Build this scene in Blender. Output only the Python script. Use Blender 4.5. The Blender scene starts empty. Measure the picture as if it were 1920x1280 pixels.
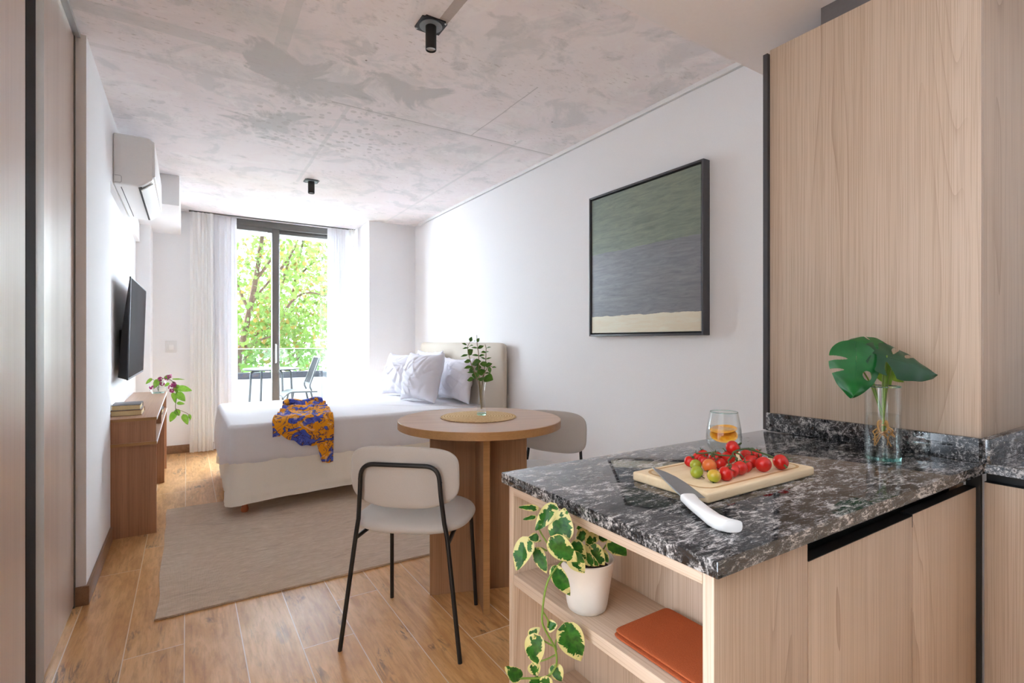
import bpy, bmesh, math, random
from mathutils import Vector, Matrix, noise
random.seed(11)
SC = bpy.context.scene
COL = SC.collection
PI = math.pi
R = math.radians

# ------------------------------------------------------------------ camera
cam_data = bpy.data.cameras.new('camera')
cam = bpy.data.objects.new('camera', cam_data)
COL.objects.link(cam)
cam.location = (0, 0, 1.18)
cam.rotation_euler = (PI / 2, 0, -math.atan2(610, 957))
cam_data.sensor_width = 36.0
cam_data.lens = 957 * 36 / 1920
cam_data.shift_y = -1 / 1920
cam_data.clip_start = 0.05
SC.camera = cam

# ------------------------------------------------------------------ exposure
SC.view_settings.view_transform = 'Standard'
SC.view_settings.look = 'None'
SC.view_settings.gamma = 1.0
SC.view_settings.use_curve_mapping = False
SC.view_settings.exposure = 2.45
SC.cycles.max_bounces = 16
SC.cycles.diffuse_bounces = 8
SC.cycles.transparent_max_bounces = 24

# ------------------------------------------------------------------ daylight
# overcast sky, brightest towards the street (+Y), plus added fill from -X for an unseen side opening
SKY_FRONT, SKY_SIDE_FILL, SKY_BACK = 8.4, 0.33, 0.3
W = bpy.data.worlds.new('overcast_daylight')
SC.world = W
W.use_nodes = True
wt = W.node_tree
wt.nodes.clear()
_o = wt.nodes.new('ShaderNodeOutputWorld')
_b = wt.nodes.new('ShaderNodeBackground')
_g = wt.nodes.new('ShaderNodeTexCoord')
_s = wt.nodes.new('ShaderNodeSeparateXYZ')
wt.links.new(_g.outputs['Generated'], _s.inputs[0])


def _range(sock, a, b, lo, hi):
    m = wt.nodes.new('ShaderNodeMapRange')
    for k, v in (('From Min', a), ('From Max', b), ('To Min', lo), ('To Max', hi)):
        m.inputs[k].default_value = v
    wt.links.new(sock, m.inputs['Value'])
    return m.outputs['Result']


_mx = wt.nodes.new('ShaderNodeMath')
_mx.operation = 'MAXIMUM'
wt.links.new(_range(_s.outputs['Y'], 0.0, 0.5, SKY_BACK, SKY_FRONT), _mx.inputs[0])
wt.links.new(_range(_s.outputs['X'], 0.1, -0.5, SKY_BACK, SKY_SIDE_FILL), _mx.inputs[1])
_b.inputs['Color'].default_value = (0.86, 0.97, 1.10, 1)
wt.links.new(_mx.outputs[0], _b.inputs['Strength'])
wt.links.new(_b.outputs[0], _o.inputs['Surface'])


# ------------------------------------------------------------------ node helpers
def lin(c):
    def f(v):
        v /= 255.0
        return v / 12.92 if v <= 0.04045 else ((v + 0.055) / 1.055) ** 2.4
    return (f(c[0]), f(c[1]), f(c[2]), 1.0)


class N:
    def __init__(self, name):
        self.m = bpy.data.materials.new(name)
        self.m.use_nodes = True
        self.t = self.m.node_tree
        self.t.nodes.clear()
        self.out = self.t.nodes.new('ShaderNodeOutputMaterial')

    def n(self, typ, **kw):
        d = self.t.nodes.new(typ)
        for k, v in kw.items():
            if k.startswith('_'):
                setattr(d, k[1:], v)
        return d

    def link(self, a, b):
        self.t.links.new(a, b)

    def put(self, sock, v):
        if hasattr(v, 'is_output') or hasattr(v, 'links'):
            self.link(v, sock)
        else:
            sock.default_value = v

    def math(self, op, a, b=0.0, c=None):
        d = self.n('ShaderNodeMath', _operation=op)
        self.put(d.inputs[0], a)
        self.put(d.inputs[1], b)
        if c is not None:
            self.put(d.inputs[2], c)
        return d.outputs[0]

    def coord(self, scale=(1, 1, 1), loc=(0, 0, 0), rot=(0, 0, 0)):
        tc = self.n('ShaderNodeTexCoord')
        mp = self.n('ShaderNodeMapping')
        mp.inputs['Scale'].default_value = scale
        mp.inputs['Location'].default_value = loc
        mp.inputs['Rotation'].default_value = rot
        self.link(tc.outputs['Object'], mp.inputs['Vector'])
        return mp.outputs[0]

    def noise(self, vec, scale=5.0, detail=4.0, rough=0.55, dist=0.0):
        d = self.n('ShaderNodeTexNoise')
        self.link(vec, d.inputs['Vector'])
        d.inputs['Scale'].default_value = scale
        d.inputs['Detail'].default_value = detail
        d.inputs['Roughness'].default_value = rough
        d.inputs['Distortion'].default_value = dist
        return d.outputs['Fac']

    def ramp(self, fac, stops):
        d = self.n('ShaderNodeValToRGB')
        e = d.color_ramp.elements
        while len(e) < len(stops):
            e.new(0.5)
        for i, (p, c) in enumerate(stops):
            e[i].position = p
            e[i].color = c if len(c) == 4 else (*c, 1)
        self.link(fac, d.inputs['Fac'])
        return d.outputs['Color']

    def mix(self, fac, a, b, blend='MIX'):
        d = self.n('ShaderNodeMix', _data_type='RGBA', _blend_type=blend)
        self.put(d.inputs[0], fac)
        self.put(d.inputs[6], a)
        self.put(d.inputs[7], b)
        return d.outputs[2]

    def bump(self, h, strength=0.2, dist=0.01):
        d = self.n('ShaderNodeBump')
        d.inputs['Strength'].default_value = strength
        d.inputs['Distance'].default_value = dist
        self.link(h, d.inputs['Height'])
        return d.outputs[0]

    def bsdf(self, color, rough=0.5, metal=0.0, normal=None, spec=0.5, **kw):
        p = self.n('ShaderNodeBsdfPrincipled')
        self.put(p.inputs['Base Color'], color)
        self.put(p.inputs['Roughness'], rough)
        p.inputs['Metallic'].default_value = metal
        p.inputs['Specular IOR Level'].default_value = spec
        if normal is not None:
            self.link(normal, p.inputs['Normal'])
        for k, v in kw.items():
            p.inputs[k.replace('_', ' ')].default_value = v
        self.link(p.outputs[0], self.out.inputs['Surface'])
        return p


def plain(name, rgb, rough=0.5, metal=0.0, spec=0.5, bump=0.0, bscale=60.0, var=0.04, **kw):
    a = N(name)
    v = a.coord()
    f = a.noise(v, bscale, 3.0)
    c = lin(rgb)
    col = a.ramp(f, [(0.3, tuple(x * (1 - var) for x in c[:3])), (0.7, tuple(min(1, x * (1 + var)) for x in c[:3]))])
    a.bsdf(col, rough, metal, a.bump(f, bump, 0.003) if bump else None, spec, **kw)
    return a.m


def wood(name, light, mid, dark, axis='Z', scale=1.0, rough=0.45, spec=0.4, streak=0.5, fig=0.5, gs=210.0):
    a = N(name)
    st = {'X': (0.07, 1, 1), 'Y': (1, 0.07, 1), 'Z': (1, 1, 0.07)}[axis]
    st2 = {'X': (0.006, 1, 1), 'Y': (1, 0.006, 1), 'Z': (1, 1, 0.006)}[axis]
    v = a.coord(tuple(s * scale for s in st))
    v2 = a.coord(tuple(s * scale for s in st2), (3.1, 1.7, 0.4))
    f = a.noise(v, 5.0, 2.0, 0.45, 0.5)
    # cathedral figure: contour lines of a stretched noise, kept to some bands
    wv = a.math('FRACT', a.math('MULTIPLY', f, 16.0))
    line = a.math('POWER', wv, 8.0)
    band = a.ramp(a.noise(v2, 9.0, 2.0, 0.5), [(0.48, (0, 0, 0)), (0.60, (1, 1, 1))])
    g = a.noise(v2, gs, 2.0, 0.6)
    thin = a.ramp(a.math('ABSOLUTE', a.math('SUBTRACT', g, 0.5)), [(0.015, (1, 1, 1)), (0.06, (0, 0, 0))])
    h = a.noise(v2, 28.0, 3.0, 0.6)
    base = a.ramp(h, [(0.3, lin(mid)), (0.7, lin(light))])
    col = a.mix(a.math('MULTIPLY', a.math('MULTIPLY', line, band), fig), base, lin(dark))
    col = a.mix(a.math('MULTIPLY', thin, streak), col, lin(dark))
    a.bsdf(col, rough, 0, a.bump(g, 0.06, 0.002), spec)
    return a.m


MAT = {}


def build_materials():
    M = MAT
    M['wall'] = plain('white_wall_paint', (240, 240, 241), 0.75, spec=0.2, bump=0.03, bscale=180, var=0.012)
    M['wall_beige'] = plain('dim_bounce_beige', (150, 138, 124), 0.8, spec=0.2, var=0.02)  # beige chosen to cut light bounced off the unseen kitchen walls
    M['filler'] = plain('shadow_grey_filler', (112, 108, 108), 0.7)  # grey stands for the shadow above the tall cabinet
    M['ceiling_white'] = plain('white_ceiling_paint', (240, 238, 241), 0.8, spec=0.2, var=0.01)
    M['trim_white'] = plain('white_trim', (238, 238, 238), 0.5, var=0.01)
    M['plastic_white'] = plain('white_plastic', (238, 237, 235), 0.35, var=0.01)
    M['plastic_grey'] = plain('pale_grey_plastic', (226, 225, 224), 0.4, var=0.01)
    M['black'] = plain('black_metal', (22, 22, 23), 0.42, 0.0, var=0.1)
    M['blackslot'] = plain('black_recess', (16, 16, 17), 0.5, var=0.1)
    M['darkframe'] = plain('dark_aluminium', (104, 102, 98), 0.45, 0.2, var=0.05)
    M['graphite'] = plain('graphite_strip', (74, 74, 78), 0.5, var=0.03)
    M['silver'] = plain('silver_aluminium', (196, 199, 200), 0.32, 0.75, var=0.02)
    M['profile'] = plain('champagne_profile', (186, 181, 174), 0.5, 0.0, spec=0.2, var=0.02)
    M['darkbrown'] = plain('dark_brown_edge', (46, 38, 36), 0.8, spec=0.05, var=0.08)
    M['steel'] = plain('blade_steel', (176, 178, 181), 0.42, 0.85, var=0.03)
    M['pine'] = wood('pale_larch_laminate', (210, 190, 170), (200, 179, 157), (158, 130, 106), 'Z', 1.0, 0.5, 0.3, 0.36, 0.6, 200.0)
    M['pine_x'] = wood('pale_larch_laminate_across', (210, 190, 170), (200, 179, 157), (158, 130, 106), 'Y', 1.0, 0.5, 0.3, 0.36, 0.6, 200.0)
    M['closetwood'] = wood('wardrobe_laminate', (218, 196, 182), (204, 180, 164), (172, 142, 124), 'Z', 0.7, 0.28, 0.6, 0.3, 0.3)
    M['closetwood'].node_tree.nodes['Principled BSDF'].inputs['Coat Weight'].default_value = 0.25
    M['closetwood'].node_tree.nodes['Principled BSDF'].inputs['Coat Roughness'].default_value = 0.3
    M['walnut'] = wood('walnut_laminate', (190, 143, 110), (172, 126, 95), (132, 90, 65), 'Z', 1.0, 0.42, 0.4, 0.4, 0.3)
    M['walnut_top'] = wood('walnut_top_laminate', (188, 150, 122), (176, 136, 108), (150, 108, 82), 'Y', 1.0, 0.35, 0.5, 0.3, 0.25)
    M['tablewood'] = wood('table_top_oak', (208, 174, 144), (196, 160, 130), (172, 134, 102), 'X', 1.0, 0.38, 0.5, 0.3, 0.2)
    M['edgewood'] = wood('table_edge_oak', (182, 138, 90), (168, 124, 78), (140, 98, 58), 'X', 1.0, 0.45, 0.4, 0.3, 0.2)
    M['basewood'] = wood('table_base_walnut', (176, 138, 106), (160, 122, 91), (126, 92, 66), 'Z', 1.0, 0.45, 0.35, 0.4, 0.3)
    M['boardwood'] = wood('cutting_board_pine', (246, 226, 190), (240, 216, 176), (216, 182, 134), 'X', 2.5, 0.5, 0.3, 0.2, 0.3)
    M['groove'] = plain('board_groove', (205, 165, 112), 0.6)
    M['legwood'] = plain('turned_orange_wood', (184, 104, 62), 0.4)
    M['basebd'] = wood('skirting_walnut', (160, 126, 98), (140, 106, 80), (104, 74, 54), 'Y', 1.0, 0.4, 0.4, 0.4, 0.4)
    M['linen'] = plain('beige_linen', (206, 197, 183), 0.9, spec=0.15, bump=0.25, bscale=420, var=0.05)
    M['chairfab'] = plain('stone_velvet', (190, 184, 178), 0.85, spec=0.2, bump=0.12, bscale=500, var=0.04, Sheen_Weight=0.35)
    M['sheet'] = plain('white_cotton', (226, 224, 227), 0.85, spec=0.15, bump=0.08, bscale=300, var=0.015)
    M['pillow'] = plain('white_pillowcase', (220, 218, 225), 0.85, spec=0.15, bump=0.08, bscale=300, var=0.015)
    M['skirt'] = plain('cream_cotton', (238, 232, 220), 0.9, spec=0.1, bump=0.15, bscale=350, var=0.03)
    M['pot'] = plain('white_pot_plastic', (236, 234, 230), 0.4, var=0.01)
    M['soil'] = plain('potting_soil', (52, 40, 32), 0.95, bump=0.8, bscale=220, var=0.4)
    M['terracotta'] = plain('rust_linen', (176, 92, 56), 0.9, spec=0.1, bump=0.35, bscale=520, var=0.1)
    M['stem'] = plain('green_stem', (120, 150, 60), 0.5)
    M['stem_dark'] = plain('dark_green_stem', (72, 92, 44), 0.5)
    M['stem_brown'] = plain('brown_stem', (122, 104, 70), 0.6)
    M['root'] = plain('tan_root', (196, 146, 84), 0.7, var=0.2, bscale=90)
    M['bark'] = plain('plane_tree_bark', (124, 98, 86), 0.9, bump=0.4, bscale=14, var=0.3)
    M['paper'] = plain('page_edges', (214, 190, 142), 0.85, bump=0.3, bscale=300, var=0.08)
    M['cover_grey'] = plain('grey_book_cover', (104, 100, 100), 0.4, var=0.15, bscale=25)
    M['cover_brown'] = plain('brown_book_cover', (150, 112, 78), 0.5, var=0.1, bscale=25)
    M['cover_blue'] = plain('slate_book_cover', (86, 92, 104), 0.5, var=0.1)
    a = N('tv_screen_glass')
    d_ = a.n('ShaderNodeBsdfDiffuse')
    a.link(a.ramp(a.noise(a.coord(), 2.0, 1.0), [(0.3, lin((40, 33, 33))), (0.7, lin((44, 36, 36)))]), d_.inputs['Color'])
    g_ = a.n('ShaderNodeBsdfGlossy')
    g_.inputs['Roughness'].default_value = 0.25
    x_ = a.n('ShaderNodeMixShader')
    x_.inputs[0].default_value = 0.06
    a.link(d_.outputs[0], x_.inputs[1])
    a.link(g_.outputs[0], x_.inputs[2])
    a.link(x_.outputs[0], a.out.inputs['Surface'])
    M['tvscreen'] = a.m
    M['tvbody'] = plain('tv_housing', (58, 57, 60), 0.4, var=0.05)
    M['greymetal'] = plain('grey_garden_metal', (40, 42, 42), 0.45, 0.2)
    M['parapet'] = plain('white_parapet', (176, 176, 178), 0.8, var=0.02)
    M['band'] = plain('grey_rail_channel', (58, 58, 64), 0.5, 0.1)
    M['balconyfloor'] = plain('pale_balcony_tile', (170, 166, 162), 0.6)
    M['pinkflower'] = plain('magenta_petals', (176, 62, 132), 0.6, var=0.35, bscale=120)
    M['lamp_lens'] = plain('lamp_reflector', (190, 188, 184), 0.2, 0.6)
    M['plate_grey'] = plain('grey_junction_box', (128, 136, 142), 0.5)

    # ---- floor: wood-look porcelain planks with pale grout
    a = N('oak_plank_tile')
    tc = a.n('ShaderNodeTexCoord')
    sp = a.n('ShaderNodeSeparateXYZ')
    a.link(tc.outputs['Object'], sp.inputs[0])
    u = a.math('DIVIDE', a.math('ADD', sp.outputs[0], 0.2), 0.1925)
    k = a.math('FLOOR', u)
    fu = a.math('FRACT', u)
    v = a.math('DIVIDE', a.math('SUBTRACT', a.math('SUBTRACT', sp.outputs[1], 2.365), a.math('MULTIPLY', k, 0.305)), 1.2)
    kv = a.math('FLOOR', v)
    fv = a.math('FRACT', v)
    eu = a.math('MULTIPLY', a.math('MINIMUM', fu, a.math('SUBTRACT', 1.0, fu)), 0.1925)
    ev = a.math('MULTIPLY', a.math('MINIMUM', fv, a.math('SUBTRACT', 1.0, fv)), 1.2)
    grout = a.math('LESS_THAN', a.math('MINIMUM', eu, ev), 0.0018)
    pid = a.math('ADD', a.math('MULTIPLY', k, 7.31), a.math('MULTIPLY', kv, 3.77))
    wn = a.n('ShaderNodeTexWhiteNoise', _noise_dimensions='1D')
    a.link(pid, wn.inputs['W'])
    cb = a.n('ShaderNodeCombineXYZ')
    a.link(a.math('MULTIPLY', sp.outputs[0], 1.0), cb.inputs[0])
    a.link(a.math('MULTIPLY', sp.outputs[1], 0.16), cb.inputs[1])
    a.link(a.math('MULTIPLY', pid, 1.37), cb.inputs[2])
    cb2 = a.n('ShaderNodeCombineXYZ')
    a.link(sp.outputs[0], cb2.inputs[0])
    a.link(a.math('MULTIPLY', sp.outputs[1], 0.45), cb2.inputs[1])
    a.link(a.math('MULTIPLY', pid, 2.11), cb2.inputs[2])
    f1 = a.noise(cb.outputs[0], 11.0, 5.0, 0.6, 1.2)
    f2 = a.noise(cb.outputs[0], 55.0, 4.0, 0.65, 0.4)
    f3 = a.noise(cb2.outputs[0], 5.5, 3.0, 0.5, 1.5)
    f4 = a.noise(cb.outputs[0], 20.0, 6.0, 0.7, 2.5)
    col = a.ramp(f1, [(0.25, lin((190, 140, 88))), (0.45, lin((212, 166, 110))), (0.6, lin((228, 186, 132))), (0.8, lin((202, 150, 98)))])
    col = a.mix(a.math('MULTIPLY', a.ramp(f2, [(0.46, (0, 0, 0)), (0.68, (1, 1, 1))]), 0.4), col, lin((160, 112, 68)))
    cb3 = a.n('ShaderNodeCombineXYZ')
    a.link(sp.outputs[0], cb3.inputs[0])
    a.link(a.math('MULTIPLY', sp.outputs[1], 0.03), cb3.inputs[1])
    a.link(pid, cb3.inputs[2])
    f5 = a.noise(cb3.outputs[0], 130.0, 3.0, 0.7)
    col = a.mix(a.math('MULTIPLY', a.ramp(f5, [(0.54, (0, 0, 0)), (0.66, (1, 1, 1))]), 0.2), col, lin((146, 104, 68)))
    # dark smoky knots and cracks
    kn = a.ramp(f3, [(0.56, (0, 0, 0)), (0.70, (1, 1, 1))])
    kc = a.ramp(f4, [(0.47, (0, 0, 0)), (0.55, (1, 1, 1))])
    col = a.mix(a.math('MULTIPLY', a.math('MULTIPLY', kn, kc), 0.8), col, lin((92, 80, 66)))
    tone = a.ramp(wn.outputs['Value'], [(0.0, lin((234, 226, 220))), (0.4, lin((250, 240, 228))), (1.0, lin((255, 255, 255)))])
    col = a.mix(1.0, col, tone, 'MULTIPLY')
    col = a.mix(grout, col, lin((226, 208, 186)))
    rg = a.math('ADD', a.math('MULTIPLY', f2, 0.15), 0.24)
    a.bsdf(col, rg, 0, a.bump(a.math('SUBTRACT', f2, a.math('MULTIPLY', grout, 2.0)), 0.06, 0.004), 0.5)
    M['floor'] = a.m

    # ---- raw concrete ceiling
    a = N('raw_concrete')
    tc = a.n('ShaderNodeTexCoord')
    sp = a.n('ShaderNodeSeparateXYZ')
    a.link(tc.outputs['Object'], sp.inputs[0])
    vec = a.coord()
    vs = a.coord((1.0, 2.6, 1.0))
    big = a.noise(vec, 1.1, 5.0, 0.6, 0.6)
    mid = a.noise(vec, 3.2, 6.0, 0.62, 0.8)
    fine = a.noise(vs, 26.0, 5.0, 0.65)
    col = a.ramp(big, [(0.32, lin((230, 228, 228))), (0.45, lin((243, 236, 238))), (0.58, lin((246, 241, 243))), (0.72, lin((236, 234, 236)))])
    grey = a.ramp(mid, [(0.52, (0, 0, 0)), (0.60, (1, 1, 1))])
    col = a.mix(a.math('MULTIPLY', grey, 0.5), col, lin((212, 214, 216)))
    spots = a.ramp(a.noise(vec, 5.5, 5.0, 0.6, 0.4), [(0.60, (0, 0, 0)), (0.66, (1, 1, 1))])
    col = a.mix(a.math('MULTIPLY', spots, 0.4), col, lin((196, 198, 199)))
    pale = a.ramp(a.noise(vec, 2.3, 7.0, 0.7, 1.0), [(0.53, (0, 0, 0)), (0.62, (1, 1, 1))])
    col = a.mix(a.math('MULTIPLY', pale, 0.55), col, lin((250, 248, 248)))
    ochre = a.ramp(a.noise(vec, 0.9, 3.0, 0.5), [(0.55, (0, 0, 0)), (0.75, (1, 1, 1))])
    col = a.mix(a.math('MULTIPLY', ochre, 0.4), col, lin((236, 226, 212)))
    sc = a.ramp(fine, [(0.58, (0, 0, 0)), (0.68, (1, 1, 1))])
    scm = a.ramp(a.noise(vec, 1.7, 3.0), [(0.42, (0, 0, 0)), (0.6, (1, 1, 1))])
    col = a.mix(a.math('MULTIPLY', a.math('MULTIPLY', sc, scm), 0.55), col, lin((184, 178, 174)))

    # damp grey patches round the middle of the slab, and small flaked spots beside them
    def blob(cx, cy, r0, r1):
        dx = a.math('SUBTRACT', sp.outputs[0], cx)
        dy = a.math('SUBTRACT', sp.outputs[1], cy)
        d = a.math('SQRT', a.math('ADD', a.math('MULTIPLY', dx, dx), a.math('MULTIPLY', dy, dy)))
        d = a.math('ADD', d, a.math('MULTIPLY', a.math('SUBTRACT', mid, 0.5), 1.3))
        mr = a.n('ShaderNodeMapRange')
        a.link(d, mr.inputs['Value'])
        mr.inputs['From Min'].default_value = r0
        mr.inputs['From Max'].default_value = r1
        mr.inputs['To Min'].default_value = 1.0
        mr.inputs['To Max'].default_value = 0.0
        return mr.outputs['Result']
    bl = a.math('MAXIMUM', blob(0.55, 2.85, 0.22, 0.30), a.math('MAXIMUM', blob(0.95, 2.65, 0.10, 0.2), blob(0.45, 3.55, 0.12, 0.22)))
    col = a.mix(a.math('MULTIPLY', bl, 0.6), col, lin((188, 191, 191)))
    vo = a.n('ShaderNodeTexVoronoi')
    a.link(vec, vo.inputs['Vector'])
    vo.inputs['Scale'].default_value = 17.0
    fl = a.math('MULTIPLY', a.math('LESS_THAN', vo.outputs['Distance'], 0.30), blob(0.75, 3.45, 0.4, 0.6))
    col = a.mix(a.math('MULTIPLY', fl, 0.45), col, lin((184, 182, 180)))

    def seam(coordinate, at, w, lo=None, hi=None, other=None):
        wob = a.math('MULTIPLY', a.math('SUBTRACT', mid, 0.5), 0.02)
        d = a.math('ABSOLUTE', a.math('SUBTRACT', a.math('ADD', coordinate, wob), at))
        s = a.math('LESS_THAN', d, w)
        if lo is not None:
            s = a.math('MULTIPLY', s, a.math('MULTIPLY', a.math('GREATER_THAN', other, lo), a.math('LESS_THAN', other, hi)))
        return s
    X, Y = sp.outputs[0], sp.outputs[1]
    s1 = seam(Y, 3.02, 0.006, 0.7, 2.4, X)
    s1b = seam(Y, 3.03, 0.02)
    s2 = seam(X, 1.6, 0.004, 2.25, 3.02, Y)
    s3 = seam(X, 0.80, 0.012, 3.02, 4.7, Y)
    s4 = seam(X, 0.37, 0.03, 1.2, 2.75, Y)
    s5 = seam(X, 1.93, 0.012, 2.9, 5.7, Y)
    s6 = seam(Y, 2.7, 0.05, -0.4, 0.40, X)
    col = a.mix(a.math('MULTIPLY', s1b, 0.3), col, lin((212, 211, 211)))
    col = a.mix(a.math('MULTIPLY', a.math('MAXIMUM', s3, a.math('MAXIMUM', s4, a.math('MAXIMUM', s5, s6))), 0.45), col, lin((214, 216, 216)))
    col = a.mix(a.math('MULTIPLY', a.math('MAXIMUM', s1, s2), 0.38), col, lin((150, 146, 145)))
    # brown run-off stain beside the near lamp plate
    st = seam(X, 0.93, 0.022, 1.2, 2.02, Y)
    col = a.mix(a.math('MULTIPLY', st, 0.55), col, lin((132, 110, 88)))
    pits = a.n('ShaderNodeTexVoronoi')
    a.link(vec, pits.inputs['Vector'])
    pits.inputs['Scale'].default_value = 4.2
    pit = a.math('LESS_THAN', pits.outputs['Distance'], 0.022)
    col = a.mix(a.math('MULTIPLY', pit, 0.8), col, lin((110, 100, 96)))
    a.bsdf(col, 0.62, 0, a.bump(fine, 0.12, 0.004), 0.3)
    M['concrete'] = a.m

    # ---- polished granite
    a = N('black_granite')
    v = a.coord((0.7, 1.25, 1.25), rot=(0, 0, 0.5))
    vq = a.coord((0.5, 1.5, 1.5), rot=(0, 0, 0.45))
    n1 = a.noise(vq, 70.0, 7.0, 0.78, 0.9)
    n2 = a.noise(v, 15.0, 4.0, 0.6, 0.8)
    n3 = a.noise(a.coord((1, 1, 1)), 300.0, 3.0, 0.75)
    mixf = a.math('ADD', a.math('MULTIPLY', n1, 0.66), a.math('MULTIPLY', n2, 0.34))
    mixf = a.math('ADD', mixf, a.math('MULTIPLY', a.math('SUBTRACT', n3, 0.5), 0.22))
    col = a.ramp(mixf, [(0.41, lin((16, 17, 19))), (0.478, lin((46, 47, 49))), (0.53, lin((106, 105, 105))), (0.58, lin((182, 179, 177))), (0.70, lin((212, 209, 207)))])
    red = a.ramp(a.noise(v, 7.0, 2.0), [(0.68, (0, 0, 0)), (0.74, (1, 1, 1))])
    col = a.mix(a.math('MULTIPLY', red, 0.3), col, lin((84, 58, 62)))
    a.bsdf(col, 0.04, 0, None, 0.6)
    M['granite'] = a.m

    # ---- woven rug
    a = N('woven_rug')
    v = a.coord()
    vx = a.coord((0.12, 1.0, 1.0))
    wv = a.n('ShaderNodeTexWave', _wave_type='BANDS', _bands_direction='Y')
    a.link(v, wv.inputs['Vector'])
    wv.inputs['Scale'].default_value = 38.0
    wv.inputs['Distortion'].default_value = 2.0
    wv.inputs['Detail'].default_value = 2.0
    wx = a.n('ShaderNodeTexWave', _wave_type='BANDS', _bands_direction='X')
    a.link(v, wx.inputs['Vector'])
    wx.inputs['Scale'].default_value = 60.0
    wx.inputs['Distortion'].default_value = 1.0
    f = a.noise(a.coord((0.3, 1.0, 1.0)), 60.0, 4.0, 0.65, 0.6)
    f2 = a.noise(a.coord((0.22, 1.0, 1.0)), 10.0, 4.0, 0.65, 1.0)
    col = a.ramp(f, [(0.3, lin((206, 185, 163))), (0.55, lin((219, 200, 180))), (0.75, lin((231, 214, 196)))])
    ln = a.ramp(f2, [(0.58, (0, 0, 0)), (0.63, (1, 1, 1))])
    col = a.mix(a.math('MULTIPLY', ln, 0.3), col, lin((170, 150, 132)))
    weave = a.math('MULTIPLY', wv.outputs['Fac'], wx.outputs['Fac'])
    col = a.mix(a.math('MULTIPLY', a.math('SUBTRACT', 1.0, weave), 0.14), col, lin((164, 144, 126)))
    hgt = a.math('ADD', weave, a.math('MULTIPLY', f2, 2.0))
    a.bsdf(col, 0.95, 0, a.bump(hgt, 0.5, 0.006), 0.1)
    M['rug'] = a.m

    # ---- patterned robe
    a = N('blue_orange_print')
    v = a.coord()
    d1 = a.noise(v, 8.5, 2.0, 0.5, 1.4)
    d2 = a.noise(a.coord(loc=(5, 3, 1)), 11.0, 2.0, 0.5, 1.8)
    c1 = a.ramp(d1, [(0.497, lin((226, 150, 30))), (0.508, lin((58, 48, 90))), (0.535, lin((84, 100, 190))), (0.62, lin((70, 84, 176)))])
    lines = a.ramp(a.math('ABSOLUTE', a.math('SUBTRACT', d2, 0.5)), [(0.012, (1, 1, 1)), (0.028, (0, 0, 0))])
    col = a.mix(a.math('MULTIPLY', lines, 0.85), c1, lin((62, 50, 86)))
    wh = a.ramp(d2, [(0.64, (0, 0, 0)), (0.68, (1, 1, 1))])
    col = a.mix(a.math('MULTIPLY', wh, 0.5), col, lin((226, 196, 170)))
    a.bsdf(col, 0.8, 0, None, 0.2)
    M['print'] = a.m

    # ---- painted canvas (local z up, 0..1 mapped by real height)
    a = N('painted_canvas')
    tc = a.n('ShaderNodeTexCoord')
    sp = a.n('ShaderNodeSeparateXYZ')
    a.link(tc.outputs['Object'], sp.inputs[0])
    brush = a.noise(a.coord((1.0, 1.0, 7.0)), 7.0, 6.0, 0.65, 0.8)
    wob = a.noise(a.coord((1, 2.5, 0.2)), 3.0, 3.0)
    z = a.math('ADD', sp.outputs[2], a.math('MULTIPLY', a.math('SUBTRACT', wob, 0.5), 0.035))
    green = a.ramp(brush, [(0.3, lin((121, 133, 124))), (0.5, lin((136, 148, 136))), (0.7, lin((151, 160, 144)))])
    slate = a.ramp(brush, [(0.3, lin((125, 129, 137))), (0.5, lin((139, 144, 150))), (0.7, lin((154, 157, 162)))])
    cream = a.ramp(brush, [(0.3, lin((235, 226, 202))), (0.7, lin((240, 240, 222)))])
    col = a.mix(a.math('GREATER_THAN', z, 0.53), slate, green)
    col = a.mix(a.math('LESS_THAN', z, 0.128), col, cream)
    seamz = a.math('LESS_THAN', a.math('ABSOLUTE', a.math('SUBTRACT', z, 0.235)), 0.003)
    col = a.mix(a.math('MULTIPLY', seamz, 0.4), col, lin((150, 156, 158)))
    a.bsdf(col, 0.55, 0, a.bump(brush, 0.25, 0.004), 0.35)
    M['canvas'] = a.m

    # ---- jute
    a = N('braided_jute')
    tc = a.n('ShaderNodeTexCoord')
    sp = a.n('ShaderNodeSeparateXYZ')
    a.link(tc.outputs['Object'], sp.inputs[0])
    rr = a.math('SQRT', a.math('ADD', a.math('POWER', sp.outputs[0], 2.0), a.math('POWER', sp.outputs[1], 2.0)))
    f = a.noise(a.coord(), 120.0, 4.0, 0.75)
    ring = a.math('ADD', 0.35, a.math('MULTIPLY', 0.65, a.math('ABSOLUTE', a.math('SINE', a.math('ADD', a.math('MULTIPLY', rr, 240.0), a.math('MULTIPLY', f, 2.5))))))
    hh = a.math('MULTIPLY', ring, f)
    col = a.ramp(hh, [(0.1, lin((176, 134, 84))), (0.25, lin((222, 186, 136))), (0.5, lin((244, 218, 172)))])
    a.bsdf(col, 0.9, 0, a.bump(hh, 0.8, 0.004), 0.1)
    M['jute'] = a.m

    # ---- leaves
    def leafmat(name, c1, c2, rough=0.38, trans=0.25, scale=30.0):
        q = N(name)
        f_ = q.noise(q.coord(), scale, 3.0)
        colr = q.ramp(f_, [(0.3, lin(c1)), (0.7, lin(c2))])
        p = q.bsdf(colr, rough, 0, None, 0.4)
        tr = q.n('ShaderNodeBsdfTranslucent')
        q.link(colr, tr.inputs['Color'])
        mx = q.n('ShaderNodeMixShader')
        mx.inputs[0].default_value = trans
        q.link(p.outputs[0], mx.inputs[1])
        q.link(tr.outputs[0], mx.inputs[2])
        q.link(mx.outputs[0], q.out.inputs['Surface'])
        return q.m
    M['leaf_monstera'] = leafmat('monstera_leaf', (24, 92, 40), (40, 122, 56), 0.25, 0.15, 14)
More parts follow.
